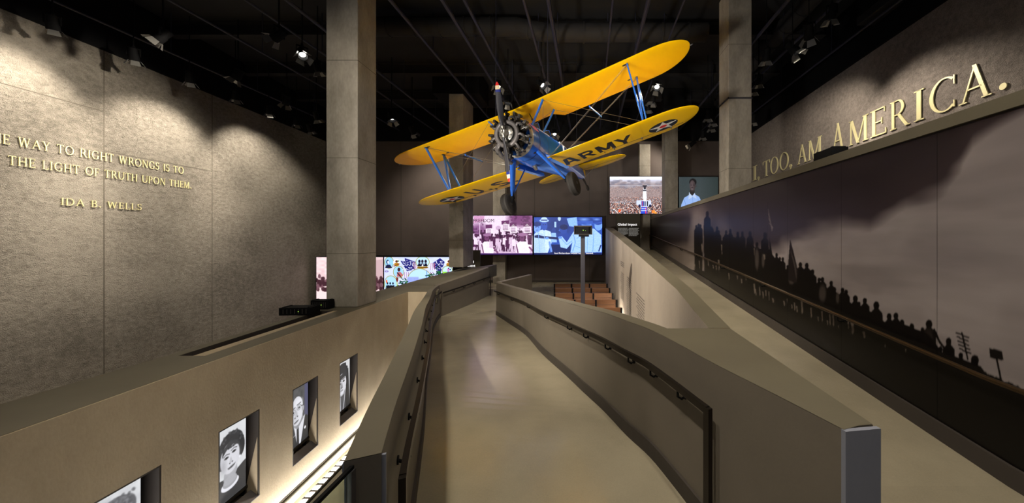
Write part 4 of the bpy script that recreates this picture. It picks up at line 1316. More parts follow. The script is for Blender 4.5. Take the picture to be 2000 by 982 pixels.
# crowd screen
P = Paint(66, 88, 700, 545, 250, 180, (150, 132, 132))
P.put(np.clip((190 - P.Y) / 70, 0, 1), (205, 210, 232)); P.put(np.clip((130 - P.Y) / 30, 0, 1), (250, 250, 252))
for k in range(80):
    x, y = RNG.uniform(66, 700), RNG.uniform(135, 225); P.ell(x, y, RNG.uniform(14, 34), RNG.uniform(8, 18), [(120, 118, 135), (158, 152, 160), (136, 122, 126), (105, 104, 120)][k % 4], .55, .3)
P.rect(66, 195, 700, 206, (200, 200, 212), .5)
for k in range(9000):
    y = 205 + 335 * RNG.random() ** .8; s = .8 + 5.5 * ((y - 205) / 335) ** 1.3
    x = RNG.uniform(66, 700); i0 = int((y - 88) / P.px * (634 / 250 / 2) / (457 / 180 / 2)); j0 = int((x - 66) / P.px)
    c = [(30, 30, 44), (205, 160, 140), (60, 42, 46), (222, 220, 226), (150, 80, 66), (48, 50, 66), (22, 22, 34), (186, 140, 122)][int(RNG.integers(8))]
    r_ = max(1, int(s / P.px)); P.c[max(0, i0 - r_):i0 + r_, max(0, j0 - r_ // 1):j0 + r_] = c
P.rect(66, 398, 400, 404, (190, 195, 210), .7); P.poly([(390, 380), (560, 380), (570, 440), (520, 462), (440, 462), (385, 430)], (196, 205, 232))
P.poly([(470, 225), (505, 225), (512, 360), (462, 360)], (222, 222, 230)); P.rect(462, 195, 514, 212, (40, 40, 52)); P.rect(476, 212, 502, 244, (34, 34, 46)); P.rect(468, 252, 506, 266, (50, 48, 60))
P.rect(470, 360, 506, 395, (235, 235, 240)); P.rect(448, 390, 480, 450, (40, 60, 150)); P.rect(456, 392, 462, 460, (220, 60, 60)); P.rect(512, 392, 528, 452, (30, 30, 40)); P.rect(486, 392, 498, 450, (30, 36, 60))
P.poly([(446, 462), (514, 462), (520, 545), (438, 545)], (40, 70, 200)); P.rect(494, 470, 506, 545, (225, 50, 60)); P.rect(448, 480, 505, 486, (225, 235, 255)); P.rect(446, 505, 508, 512, (205, 225, 255))
for x, y, c in ((585, 520, (240, 120, 40)), (600, 520, (240, 140, 60)), (185, 510, (220, 80, 30)), (425, 450, (20, 26, 60)), (552, 450, (20, 26, 60)), (620, 540, (230, 150, 70))): P.ell(x, y, 14, 20, c)
screen(1191, 345, 1293.5, 417, 19.3, P.result(), 'bright screen of a huge crowd before a white tower')
# speaking person screen
P = Paint(895, 95, 1368, 490, 200, 166, (52, 62, 66)); nz = RNG.random(P.X.shape); P.put(nz, (98, 112, 112), .40); P.put(np.clip((P.X - 1150) / 250, 0, 1), (26, 40, 36), .5)
P.poly([(905, 480), (925, 380), (960, 310), (1020, 280), (1096, 280), (1140, 300), (1166, 350), (1176, 400), (1150, 490), (905, 490)], (160, 195, 255))
P.poly([(1020, 250), (1060, 300), (1010, 330)], (205, 225, 255)); P.poly([(1085, 255), (1056, 300), (1110, 320)], (200, 220, 255)); P.line([(1060, 300), (1066, 430)], 3, (110, 150, 225)); P.line([(960, 330), (985, 400), (960, 450)], 5, (115, 155, 230)); P.line([(1130, 330), (1110, 420)], 5, (115, 155, 230))
P.poly([(1030, 230), (1085, 230), (1085, 262), (1056, 290), (1024, 262)], (40, 34, 36)); P.ell(1064, 150, 44, 38, (16, 15, 20)); P.ell(1060, 188, 34, 56, (70, 58, 60)); P.ell(1050, 180, 20, 40, (108, 92, 96), .7, .6)
for x in (1044, 1076): P.ell(x, 182, 8, 3, (20, 18, 24)); P.line([(x - 10, 172), (x + 10, 170)], 3, (22, 20, 26))
P.ell(1056, 204, 10, 6, (50, 40, 44)); P.ell(1054, 224, 14, 6, (44, 24, 30)); P.line([(1044, 222), (1066, 222)], 3, (200, 195, 200)); P.ell(1102, 190, 5, 12, (60, 50, 52))
P.ell(1020, 440, 50, 20, (40, 34, 42), rot=-.3); P.ell(955, 460, 30, 14, (44, 36, 46)); P.line([(985, 440), (1050, 428)], 6, (80, 66, 76))
screen(1326, 345.5, 1402.5, 420, 19.3, P.result(), 'dim screen of a speaking person in a pale blue shirt', 'screen_dim')
# quilt of vignettes
P = Paint(105, 218, 1345, 840, 300, 150, (190, 200, 250))
P.put(P.noise(12, 8, 5), (225, 230, 255), .5)
def medal(cx, cy, rx, ry, fill): P.ell(cx, cy, rx + 12, ry + 12, (150, 150, 40)); P.ell(cx, cy, rx, ry, fill)
medal(195, 310, 75, 90, (140, 195, 245)); P.ell(170, 300, 28, 36, (20, 24, 50)); P.ell(178, 305, 18, 26, (205, 215, 240)); P.poly([(120, 400), (150, 345), (215, 345), (250, 400)], (20, 24, 60))
for x in (330, 1275): P.ell(x, 310, 62, 55, (235, 235, 245)); P.ell(x, 340, 48, 28, (170, 120, 30)); P.ell(x, 290, 25, 20, (90, 40, 25)); P.line([(x - 50, 370), (x + 50, 330)], 14, (120, 50, 20)); P.ell(x + 30, 285, 16, 12, (40, 110, 50))
medal(365, 465, 88, 92, (150, 200, 250)); P.ell(372, 425, 26, 34, (50, 26, 30)); P.poly([(330, 545), (345, 470), (400, 462), (445, 510), (420, 545)], (180, 100, 100)); P.line([(345, 480), (400, 540)], 22, (60, 30, 40))
P.poly([(480, 235), (680, 300), (660, 420), (520, 455), (400, 280), (480, 290)], (28, 30, 110)); P.poly([(1115, 235), (1200, 300), (1130, 470), (1000, 410), (980, 320)], (28, 30, 110))
for k in range(46):
    x, y = RNG.uniform(440, 640), RNG.uniform(270, 430); P.ell(x, y, 7, 6, (235, 238, 255))
for k in range(36):
    x, y = RNG.uniform(1020, 1170), RNG.uniform(280, 440); P.ell(x, y, 7, 6, (235, 238, 255))
for k in range(5):
    P.line([(630 + k * 14, 300 + k * 2), (645 + k * 14, 410)], 6, [(170, 30, 60), (240, 240, 255)][k % 2]); P.line([(955 + k * 16, 320), (945 + k * 18, 430)], 7, [(170, 30, 60), (240, 240, 255)][k % 2])
    P.line([(480 + k * 16, 470), (470 + k * 16, 570)], 8, [(130, 40, 80), (240, 240, 255)][k % 2]); P.line([(900 + k * 20, 470), (990 + k * 18, 560)], 10, [(90, 20, 80), (240, 240, 255)][k % 2])
P.ell(750, 640, 240, 235, (150, 145, 60)); P.ell(750, 645, 230, 228, (175, 212, 252)); P.rect(520, 545, 730, 760, (150, 165, 225)); P.rect(730, 570, 880, 760, (160, 178, 232)); P.rect(520, 690, 890, 790, (175, 205, 245)); P.rect(872, 440, 882, 610, (60, 110, 190))
for i in range(7):
    for j in range(6): P.rect(545 + i * 26, 570 + j * 26, 555 + i * 26, 584 + j * 26, (120, 135, 205))
medal(800, 300, 115, 85, (180, 215, 250))
for x in (742, 796, 856): P.ell(x, 290, 22, 28, (30, 22, 40)); P.poly([(x - 36, 372), (x - 18, 322), (x + 18, 322), (x + 36, 372)], (18, 18, 40))
P.poly([(780, 372), (800, 325), (816, 372)], (230, 235, 250)); P.ell(800, 392, 105, 18, (170, 130, 30)); P.line([(720, 396), (890, 396)], 10, (80, 40, 20))
for cx, cy in ((455, 655), (1090, 495), (940, 555)):
    for k in range(40): P.ell(cx + RNG.normal(0, 40), cy + RNG.normal(0, 32), 16, 10, [(10, 60, 40), (20, 95, 55), (8, 40, 32)][k % 3])
medal(1250, 445, 85, 72, (185, 220, 250)); P.rect(1165, 460, 1240, 500, (130, 200, 50)); P.ell(1265, 430, 22, 30, (200, 130, 190)); P.ell(1300, 425, 12, 12, (40, 30, 90)); P.poly([(1245, 460), (1290, 460), (1300, 505), (1240, 505)], (20, 60, 110)); P.ell(1270, 405, 12, 12, (50, 26, 40))
medal(225, 660, 110, 125, (160, 205, 250))
for x in (165, 215, 265): P.ell(x, 655, 15, 20, (24, 20, 30)); P.poly([(x - 24, 690), (x + 24, 680), (x + 30, 740), (x + 16, 810), (x - 16, 810), (x - 26, 740)], (14, 14, 26)); P.line([(x, 700), (x + 40, 720)], 10, (14, 14, 26))
P.ell(150, 620, 14, 26, (230, 100, 40)); P.line([(330, 600), (350, 790)], 10, (190, 200, 60)); P.ell(340, 590, 20, 40, (110, 40, 30)); P.ell(150, 455, 34, 14, (90, 70, 130)); P.ell(150, 455, 22, 6, (190, 190, 240))
screen(750.5, 502, 884, 575, 18.6, P.result(), 'colourful screen of a quilt of portraits and striped flags')
# pink crowd photograph left of it
P = Paint(0, 0, 100, 100, 110, 120, (235, 214, 214)); P.put(P.noise(20, 22, 8), (200, 165, 170), .7)
P.rect(0, 60, 100, 100, (230, 205, 205)); P.poly([(40, 15), (100, 5), (100, 60), (30, 60)], (190, 160, 165))
for k in range(200): P.ell(RNG.uniform(0, 100), RNG.normal(60, 7), 2.2, 5, [(70, 40, 48), (110, 75, 85), (60, 30, 40)][k % 3])
screen(618, 502, 748.5, 590, 18.7, P.result(), 'pink toned screen of an old street crowd behind the tall left column')


# ------------------------------------------------------------------ march mural
def mural_canvas(nx, ny, Ys):
    P = Paint(0, 0, nx, ny, nx, ny, (96, 88, 84), ss=1)
    zs = None
    return P
def build_mural():
    pxs = np.linspace(2080, 1268, 1100)
    Ys = 3.16 / ((pxs - VX) / F - .056)
    Ys = np.clip(Ys, 1.9, 19.85)
    ny = 360
    v = np.linspace(0, 1, ny)[:, None]
    z0 = np.array([zf2(y) for y in Ys]) + .155; z1 = 3.685 + .006 * Ys
    Z = z1[None, :] * (1 - v) + z0[None, :] * v
    Y = np.broadcast_to(Ys, Z.shape)
    X = 3.16 + .056 * Y
    Pw = np.stack([X, Y, Z], 2)
    PX = VX + F * X / Y; PYy = VY - F * (Z - CZ) / Y
    P = Paint(0, 0, 1, 1, 2, 2, (0, 0, 0), ss=1)
    P.X, P.Y = PX, PYy; P.c = np.zeros(PX.shape + (3,)) + np.array((140, 131, 131), float)
    # smooth sky noise in wall coordinates
    def nzz(kx, kz, seed):
        r = np.random.default_rng(seed).random((60, 200))
        a = Y * kx; b = (Z + 2) * kz
        i, j = b.astype(int) % 58, a.astype(int) % 198
        fy, fx = b - b.astype(int), a - a.astype(int)
        fy = fy * fy * (3 - 2 * fy); fx = fx * fx * (3 - 2 * fx)
        return (r[i, j] * (1 - fx) + r[i, j + 1] * fx) * (1 - fy) + (r[i + 1, j] * (1 - fx) + r[i + 1, j + 1] * fx) * fy
    n1 = .5 * nzz(.9, 2.2, 1) + .3 * nzz(2, 5, 2) + .2 * nzz(5, 11, 3)
    P.put(n1, (166, 156, 157), .8)
    P.put(np.clip((nzz(1.3, 3.5, 9) - .5) * 3, 0, 1), (112, 104, 105), .45); P.put(np.clip((nzz(4, 9, 12) - .55) * 3, 0, 1), (122, 113, 113), .3)
    P.put(np.clip((nzz(.6, 1.2, 21) - .45) * 3, 0, 1) * np.clip((PX - 1750) / 150, 0, 1), (104, 98, 100), .5)
    # dark cloud: below a curve it is bright
    bx = [1260, 1330, 1420, 1505, 1540, 1600, 1640, 1700, 1740, 1770, 1800, 1830, 1850, 1875, 1900, 2100]
    by = [560, 545, 520, 488, 468, 450, 446, 446, 420, 400, 390, 375, 360, 330, 285, 150]
    edge = np.interp(PX, bx, by) + (n1 - .5) * 46
    P.put(np.clip((edge - PYy) / 34 + .5, 0, 1), (46, 37, 40), .94)
    P.put(np.clip((edge - PYy) / 70 - .3, 0, 1) * np.clip((PX - 1500) / 200, 0, 1), (36, 29, 31), .8)
    # pale clouds behind the left walkers
    P.ell(1356, 478, 10, 64, (150, 136, 130), .8, .6, rot=.12); P.ell(1334, 508, 40, 26, (160, 146, 138), .85, .5); P.ell(1366, 440, 9, 30, (150, 138, 134), .7, .7, rot=-.4)
    P.ell(1368, 445, 16, 34, (112, 100, 98), .9, .5, rot=.3); P.ell(1412, 452, 14, 40, (84, 74, 76), .8, .6, rot=-.3); P.ell(1395, 480, 50, 26, (84, 76, 78), .6, .6)
    P.ell(1330, 505, 34, 24, (110, 98, 92), .8, .5)
    # hill and people
    K = (13, 10, 10)
    gx = [1260, 1306, 1312, 1350, 1420, 1480, 1530, 1600, 1680, 1760, 1850, 1920, 2100]
    gy = [500, 500, 520, 527, 533, 548, 578, 622, 664, 692, 708, 730, 800]
    P.put((PYy > np.interp(PX, gx, gy)).astype(float), K)
    q = lambda a, b: (1300 + a / 2.8875, 360 + b / 2.8875)
    q2 = lambda a, b: (1600 + a / 3.2725, 500 + b / 3.2725)
    ppl = [q(*p) + (s,) for p, s in (((173, 228), .8), ((186, 220), .8), ((197, 224), .8), ((235, 150), 1.25), ((258, 236), .95), ((266, 246), .8), ((290, 236), .9), ((300, 258), .9), ((326, 296), .7), ((341, 258), .9), ((365, 250), 1.0), ((385, 295), .8), ((407, 265), 1.05),
           ((433, 264), 1.05), ((458, 336), .8), ((476, 262), 1.15), ((515, 325), 1.1), ((535, 362), .8), ((560, 268), 1.35), ((626, 386), .95), ((644, 408), .9), ((661, 410), .95), ((687, 454), .8), ((710, 420), .9), ((760, 438), 1.1), ((796, 442), 1.15), ((828, 478), 1.2), ((866, 525), 1.0), ((885, 522), 1.1),
           ((934, 543), 1.1), ((952, 578), 1.1), ((970, 615), .9), ((998, 582), 1.1), ((1018, 592), 1.1), ((1070, 624), 1.5), ((1090, 660), 1.0), ((1124, 640), 1.25))]
    ppl += [q2(*p) + (s,) for p, s in (((292, 266), 1.3), ((365, 288), 1.8), ((447, 364), 1.5), ((490, 360), 1.5), ((530, 404), 1.4), ((560, 440), 1.3), ((592, 428), 1.4), ((625, 470), 1.4), ((660, 454), 1.2), ((702, 405), 2.0), ((775, 575), 1.3), ((827, 520), 1.7), ((905, 615), 1.4), ((995, 630), 2.4))]
    for i, (x, y, s) in enumerate(ppl):
        hw = 2.6 * s; hh = 4.6 * s
        if x > 1560: hw *= 1.25
        base = np.interp(x, gx, gy) + 2
        P.ell(x, y + hh, hw, hh, K)
        sh = y + hh * 2.2; W_ = hw * 2.1
        P.poly([(x - hw * .6, y + hh * 1.6), (x + hw * .6, y + hh * 1.6), (x + W_, sh + 3 * s), (x + W_ * 1.05, min(base, sh + 22 * s)), (x + W_ * .8, base), (x - W_ * .8, base), (x - W_ * 1.05, min(base, sh + 22 * s)), (x - W_, sh + 3 * s)], K)
    mass = sorted([(x, y + 4.6 * s * 3.4) for x, y, s in ppl if x > 1392])
    P.poly(mass + [(mass[-1][0], 790), (mass[0][0], 535)], K)
    # paler clothes on a few marchers
    for a, b, rx, ry in ((515, 420, 12, 60), (550, 430, 8, 40), (885, 615, 20, 48), (710, 540, 16, 24), (970, 640, 10, 30)):
        x, y = q(a, b); P.ell(x, y, rx / 2.9, ry / 2.9, (74, 66, 62), .8, .3)
    x, y = q2(700, 520); P.ell(x, y, 9, 18, (44, 38, 36), .8, .4)
    # outstretched arm, dense crowd to the right
    P.line([q2(735, 470), q2(770, 550), q2(806, 595)], 4.5, K)
    P.poly([q2(380, 470), q2(440, 400), q2(560, 440), q2(700, 500), q2(790, 620), q2(900, 650), q2(1030, 700), q2(1080, 770), q2(1200, 830), q2(1400, 930), q2(1400, 1100), q2(380, 700)], K)
    for k in range(40):
        a = 1040 + k * 9; b = 752 + (a - 1040) * .42; x, y = q2(a, b + random.uniform(-8, 6)); P.ell(x, y, random.uniform(2.5, 5), random.uniform(3, 6), K)
    # flags, pole, sign
    P.line([q(576, 100), q(572, 300)], 1.0, K); P.poly([q(577, 125), q(592, 170), q(604, 235), q(608, 268), q(590, 250), q(570, 225)], (52, 42, 44))
    for k in range(4): P.line([q(578 + k * 2, 140 + k * 26), q(600 + k * 2, 262 - k * 6)], 1.0, (105, 95, 95))
    P.poly([q(585, 290), q(607, 420), q(585, 420)], K)
    P.poly([q(702, 305), q(722, 380), q(748, 490), q(740, 560), q(692, 540), q(692, 430)], (30, 24, 24)); 
    for k in range(4): P.line([q(706 + k * 6, 380 + k * 22), q(738, 470 + k * 20)], 1.0, (70, 62, 60))
    P.line([q2(912, 490), q2(950, 660)], 3.4, K)
    for k, (a, b, c_, d) in enumerate(((876, 490, 955, 520), (882, 515, 952, 545), (888, 542, 956, 570), (892, 566, 962, 596), (898, 592, 968, 622))): P.line([q2(a, b), q2(c_, d)], 3.2, K)
    P.poly([q2(1086, 586), q2(1168, 604), q2(1180, 668), q2(1092, 650)], (22, 18, 18)); P.line([q2(1134, 655), q2(1164, 800)], 4.0, K)
    # light gaps between legs
    for a, b, w_, h_ in ((357, 520, 8, 40), (404, 525, 9, 22), (428, 545, 9, 26), (453, 530, 6, 26), (500, 590, 12, 60), (508, 610, 8, 40), (530, 605, 7, 50), (549, 625, 8, 40), (565, 615, 7, 36), (583, 630, 6, 54), (605, 655, 12, 26), (668, 672, 9, 30), (685, 655, 5, 22),
                         (712, 690, 6, 26), (727, 690, 10, 48), (740, 705, 9, 40), (768, 695, 14, 80), (820, 725, 11, 60), (860, 760, 7, 26), (882, 745, 10, 62), (912, 780, 8, 26), (926, 765, 10, 66), (945, 770, 10, 72), (975, 805, 5, 20), (1030, 795, 9, 46), (1052, 805, 22, 84), (1118, 850, 18, 40),
                         (205, 360, 10, 50), (316, 370, 7, 60), (300, 455, 10, 60), (213, 440, 6, 60), (190, 455, 5, 50), (165, 465, 6, 30), (240, 440, 8, 40), (285, 470, 8, 28), (268, 465, 6, 20), (556, 410, 14, 30), (500, 380, 5, 40)):
        x, y = q(a, b); w2, h2 = w_ / 2.8875 / 2, h_ / 2.8875 / 2
        P.poly([(x - w2, y - h2), (x + w2 * .6, y - h2), (x + w2, y + h2 * .6), (x, y + h2), (x - w2 * .3, y)], (112, 100, 92), .85)
    for a, b in ((422, 573), (553, 603)): x, y = q2(a, b); P.ell(x, y, 1.4, 3, (100, 90, 84))
    c = np.clip(P.c / 255, 0, 1)
    c = np.where(c <= .04045, c / 12.92, ((c + .055) / 1.055) ** 2.4)
    for ax in (0, 1):
        c = .25 * np.roll(c, 1, ax) + .5 * c + .25 * np.roll(c, -1, ax)
    ex = np.stack([np.full(ny, 3.16 - .056 * 1.9), np.full(ny, -1.9), (3.685 - .0114) * (1 - v[:, 0]) + .975 * v[:, 0]], 1)
    Pw = np.concatenate([ex[:, None, :], Pw], 1); c = np.concatenate([c[:, 1:2], c], 1)
    root = empty('mural', (xm(10), 10, .9))
    grid_object('mural_print', Pw, c, M['mural'], root)
    bk = MB()
    bk.loft([[(xm(y) + .002, y, zf2(y) + .155), (xm(y) + .002, y, 3.685 + .006 * y), (xm(y) + .02, y, 3.685 + .006 * y), (xm(y) + .02, y, zf2(y) + .155)] for y in (-2.0, 2.5, 6, 10, 14, 19.8)])
    bk.build('backing_board', M['black'], root)
    s = MB()
    for y in (3.05, 4.25, 5.45, 6.65, 7.85, 9.05, 10.25, 11.45, 12.65, 13.85): s.quad((xm(y) - .002, y, zf2(y) + .16), (xm(y) - .002, y + .003, zf2(y) + .16), (xm(y) - .002, y + .003, 3.69), (xm(y) - .002, y, 3.69))
    s.build('panel_joint', M['black'], root, fix=False)
    tag(root, 'huge dark mural of marchers in silhouette under cloudy sky along the upper ramp', 'mural')
M['mural'] = attr_mat('satin_mural_print', 0, .3, .25)
build_mural()


# ================================================================== THE BIPLANE
# aircraft frame: u to its left wing (right in view), s aft from the propeller, w up
AR = Matrix(((0.923, 0.293, -0.2494), (-0.2966, 0.9547, 0.0238), (0.2451, 0.052, 0.9681)))
AT = Vector((-1.925, 8.231, 5.372))
plane = empty('biplane')
plane.matrix_world = Matrix.Translation(AT) @ AR.to_4x4()
plane.rotation_mode = 'QUATERNION'
plane.location = AT; plane.rotation_quaternion = AR.to_quaternion()
tag(plane, 'blue and yellow open cockpit biplane hanging in mid air above the ramp', 'airplane')
DIH = math.tan(math.radians(1.5))
def part(mb, name, mat, parent=plane, smooth=40, **k): return mb.build(name, M[mat], parent, local=True, smooth=smooth, **k)


def fsec(s):
    """fuselage half width, top, bottom and squareness at station s"""
    ss = [.62, .8, 1.1, 1.7, 2.5, 3.5, 4.5, 5.5, 6.4, 7.05]
    hw = [.50, .51, .52, .51, .48, .44, .36, .25, .13, .045]
    tp = [.50, .51, .51, .52, .52, .55, .50, .38, .24, .15]
    bt = [-.50, -.52, -.55, -.60, -.60, -.58, -.54, -.49, -.43, -.36]
    ex = [2, 2.05, 2.15, 2.4, 2.6, 2.6, 2.5, 2.4, 2.2, 2]
    f = lambda a: float(np.interp(s, ss, a))
    return f(hw), f(tp), f(bt), f(ex)
def fring(s, n=36, grow=0):
    hw, tp, bt, ex = fsec(s)
    mid = (tp + bt) / 2; hh = (tp - bt) / 2
    out = []
    for k in range(n):
        a = 2 * math.pi * k / n
        c, d = math.cos(a), math.sin(a)
        out.append((math.copysign(abs(c) ** (2 / ex), c) * (hw + grow), s, mid + math.copysign(abs(d) ** (2 / ex), d) * (hh + grow)))
    return out
mb = MB(); mb.loft([fring(s) for s in np.linspace(.62, 7.05, 34)])
fus = part(mb, 'fuselage', 'blue', smooth=60)
mb = MB(); mb.loft([fring(.56, grow=-.02), fring(.60, grow=.012), fring(.70, grow=.014), fring(.71, grow=.0)], caps=False); part(mb, 'cowl_ring', 'ringpaint', fus)
for s in (1.08, 1.72):
    mb = MB(); mb.loft([fring(s, grow=.004), fring(s + .02, grow=.004)], caps=False); part(mb, 'panel_seam', 'navy', fus)
for s, nm in ((2.35, 'front'), (3.25, 'rear')):
    mb = MB(); R_ = [(.30 * math.cos(a), s + .34 * math.sin(a), .49 + .05 * abs(math.cos(a)) * 0 + .02) for a in np.linspace(0, 2 * math.pi, 24, endpoint=False)]
    mb.tube(R_ + [R_[0], R_[1]], .03, 8, caps=False); part(mb, 'cockpit_rim', 'leather', fus)
    mb = MB(); mb.add([(x, y, .50 + .025) for x, y, z in R_], [tuple(range(24))]); part(mb, 'cockpit_opening', 'black', fus)
    mb = MB()
    mb.add([(-.26, s - .30, .50), (-.12, s - .42, .50), (.12, s - .42, .50), (.26, s - .30, .50), (-.22, s - .22, .78), (-.10, s - .33, .80), (.10, s - .33, .80), (.22, s - .22, .78)],
           [(0, 1, 5, 4), (1, 2, 6, 5), (2, 3, 7, 6)])
    part(mb, 'windshield', 'glassmat', fus, smooth=0, fix=False)
    mb = MB()
    for a_, b_ in (((-.26, s - .30, .50), (-.22, s - .22, .78)), ((-.12, s - .42, .50), (-.10, s - .33, .80)), ((.12, s - .42, .50), (.10, s - .33, .80)), ((.26, s - .30, .50), (.22, s - .22, .78)),
                   ((-.22, s - .22, .78), (-.10, s - .33, .80)), ((-.10, s - .33, .80), (.10, s - .33, .80)), ((.10, s - .33, .80), (.22, s - .22, .78))):
        mb.tube([a_, b_], .009, 6)
    part(mb, 'windshield_frame', 'blue', fus)
    mb = MB(); mb.box((0, s + .38, .60), (.34, .10, .18)); part(mb, 'headrest', 'leather', fus, bevel=.03)

# ------- wings
def wing(name, uA, uB, LE, ch, w0, tips, cut=None, parent=plane, rtip=1.0, th=.085):
    """wing panel from uA to uB; tips: set of rounded ends"""
    us = list(np.linspace(uA, uB, 41))
    for sgn in tips:
        e = uB if sgn > 0 else uA
        us += [e - sgn * rtip * (1 - math.cos(t)) for t in np.linspace(.0, 1.2, 14)]
    us = sorted(set(round(u, 4) for u in us if uA <= u <= uB))
    xs = [0, .004, .015, .04, .09, .16, .26, .38, .5, .62, .74, .86, .95, 1]
    rings = []
    for u in us:
        le, te = LE, LE + ch
        for sgn in tips:
            e = uB if sgn > 0 else uA
            d = abs(e - u)
            if d < rtip:
                k = 1 - math.sqrt(max(0, 1 - ((rtip - d) / rtip) ** 2))
                le += ch * .42 * k * .98; te -= ch * .56 * k * .98
        c = max(te - le, .02)
        if cut and abs(u) < cut[0]:
            q = min(1, (cut[0] - abs(u)) / .22)
            te -= cut[1] * q * q * (3 - 2 * q)
            c = te - le
        w = w0 + DIH * abs(u)
        tk = (c / ch) ** .8
        ring = []
        for x in xs[::-1]:
            sh = math.sqrt(x / .10) if x < .04 else 0
            yt = 1.48 * math.sqrt(x) * (1 - x) ** .9 * (1 - .3 * x)
            ring.append((u, le + c * x, w + th * ch * .9 * yt * tk - .02))
        for x in xs[1:-1]:
            b = min(1, math.sqrt(x / .09)) * min(1, (1 - x) / .25 * .9 + .1)
            ring.append((u, le + c * x, w - .02 - .028 * b * tk))
        rings.append(ring)
    mb = MB(); mb.loft(rings)
    return part(mb, name, 'yellow', parent, smooth=50)
ULE, UC, UW = 1.0, 1.70, .935
LLE, LC, LW = 1.44, 1.90, -.545
uwing = wing('upper_wing', -4.9, 4.9, ULE, UC, UW, (-1, 1), cut=(.95, .40))
for sg, nm in ((1, 'left'), (-1, 'right')):
    lw = wing('lower_wing', *((.46, 4.78) if sg > 0 else (-4.78, -.46)), LLE, LC, LW, (sg,))
    def under(u, s, d=.003): return (u, s, LW + DIH * abs(u) - .048 - d)
    # aileron gap line and hinges
    a0, a1 = 1.85, 4.35
    mb = MB()
    sA_ = LLE + LC * .76
    mb.prism([under(sg * a0, sA_), under(sg * a1, sA_ + .0), under(sg * a1, sA_ + .022), under(sg * a0, sA_ + .022)], (0, 0, .004)); 
    mb.prism([under(sg * a0, sA_), under(sg * a0, LLE + LC * .98, -.025), under(sg * (a0 + .02), LLE + LC * .98, -.025), under(sg * (a0 + .02), sA_)], (0, 0, .004))
    part(mb, 'aileron_gap', 'navy', lw, smooth=0)
    for u in (2.2, 3.1, 4.0):
        mb = MB(); mb.box((sg * u, sA_ + .02, LW + DIH * u - .065), (.03, .14, .03)); part(mb, 'aileron_hinge', 'steel', lw, smooth=0)
    # rib tapes, faint raised lines
    mb = MB()
    for k in range(11):
        u = sg * (.8 + k * .34); mb.prism([under(u - .008, LLE + .12, .0), under(u + .008, LLE + .12, .0), under(u + .008, LLE + LC * .74, .0), under(u - .008, LLE + LC * .74, .0)], (0, 0, .002))
    part(mb, 'rib_tape', 'yellow', lw, smooth=0)
    # star roundel
    cu, cs, r = sg * 3.78, LLE + 1.06, .42
    mb = MB(); mb.prism([under(cu + r * math.cos(a), cs + r * math.sin(a), .004) for a in np.linspace(0, 2 * math.pi, 40, endpoint=False)], (0, 0, .003)); rd = part(mb, 'roundel', 'navy', lw, smooth=0)
    pts = []
    for k in range(10):
        a = -math.pi / 2 + k * math.pi / 5; rr = r * (.97 if k % 2 == 0 else .385)
        pts.append(under(cu + rr * math.cos(a), cs + rr * math.sin(a), .008))
    mb = MB(); mb.prism(pts, (0, 0, .003)); part(mb, 'roundel_star', 'star', lw, smooth=0)
    mb = MB(); mb.prism([under(cu + r * .26 * math.cos(a), cs + r * .26 * math.sin(a), .012) for a in np.linspace(0, 2 * math.pi, 24, endpoint=False)], (0, 0, .003)); part(mb, 'roundel_disc', 'red', lw, smooth=0)
    # block lettering
    def block(ch):
        R = lambda x0, y0, x1, y1: [(x0, y0), (x1, y0), (x1, y1), (x0, y1)]
        D = lambda xa, ya, xb, yb, w_: [(xa - w_ / 2, ya), (xa + w_ / 2, ya), (xb + w_ / 2, yb), (xb - w_ / 2, yb)]
        if ch == 'A': return [D(.13, 0, .40, 1, .25), D(.87, 0, .60, 1, .25), R(.28, .24, .72, .42)]
        if ch == 'R': return [R(0, 0, .24, 1), R(.2, .8, .62, 1), R(.2, .38, .62, .57)] + sector(.60, .69, .38, .31, .24, .2, -90, 90) + [D(.85, 0, .52, .42, .27)]
        if ch == 'M': return [R(0, 0, .21, 1), R(.79, 0, 1, 1), D(.47, .12, .13, 1, .24), D(.53, .12, .87, 1, .24)]
        if ch == 'Y': return [R(.38, 0, .62, .48), D(.5, .36, .13, 1, .26), D(.5, .36, .87, 1, .26)]
        if ch == 'U': return [R(0, .36, .24, 1), R(.76, .36, 1, 1)] + sector(.5, .38, .5, .38, .24, .2, 180, 360, 16)
        if ch == 'S': return sector(.5, .72, .47, .28, .24, .19, 20, 270, 14) + sector(.5, .28, .47, .28, .24, .19, -160, 90, 14)
        return [R(.2, 0, .8, .22)]
    S_ = [('A', .56, 1.08), ('R', 1.19, 1.63), ('M', 1.74, 2.28), ('Y', 2.33, 2.86)] if sg > 0 else [('U', -3.0, -2.54), ('.', -2.42, -2.24), ('S', -2.02, -1.46), ('.', -1.36, -1.18)]
    for c, ua, ub in S_:
        mb = MB()
        for p in block(c):
            mb.prism([under(ua + x * (ub - ua), LLE + .66 + (1 - y) * .76, .004) for x, y in p], (0, 0, .003))
        part(mb, 'letter', 'letter', lw, smooth=0)
    # wing root fairing
    mb = MB(); mb.loft([[(sg * .44, LLE + .02, LW + .10), (sg * .44, LLE + .9, LW + .16), (sg * .42, LLE + 1.8, LW + .06), (sg * .42, LLE + 1.8, LW - .04), (sg * .44, LLE + .02, LW - .05)],
                        [(sg * .56, LLE + .05, LW + .03), (sg * .56, LLE + .9, LW + .11), (sg * .56, LLE + 1.75, LW + .02), (sg * .56, LLE + 1.75, LW - .03), (sg * .56, LLE + .05, LW - .04)]])
    part(mb, 'wing_root_fairing', 'blue', fus)
    mb = MB()
    for k in range(11):
        u = sg * (1.1 + k * .32); z = UW + DIH * abs(u) - .049
        mb.prism([(u - .008, ULE + .12, z), (u + .008, ULE + .12, z), (u + .008, ULE + UC * .74, z), (u - .008, ULE + UC * .74, z)], (0, 0, .002))
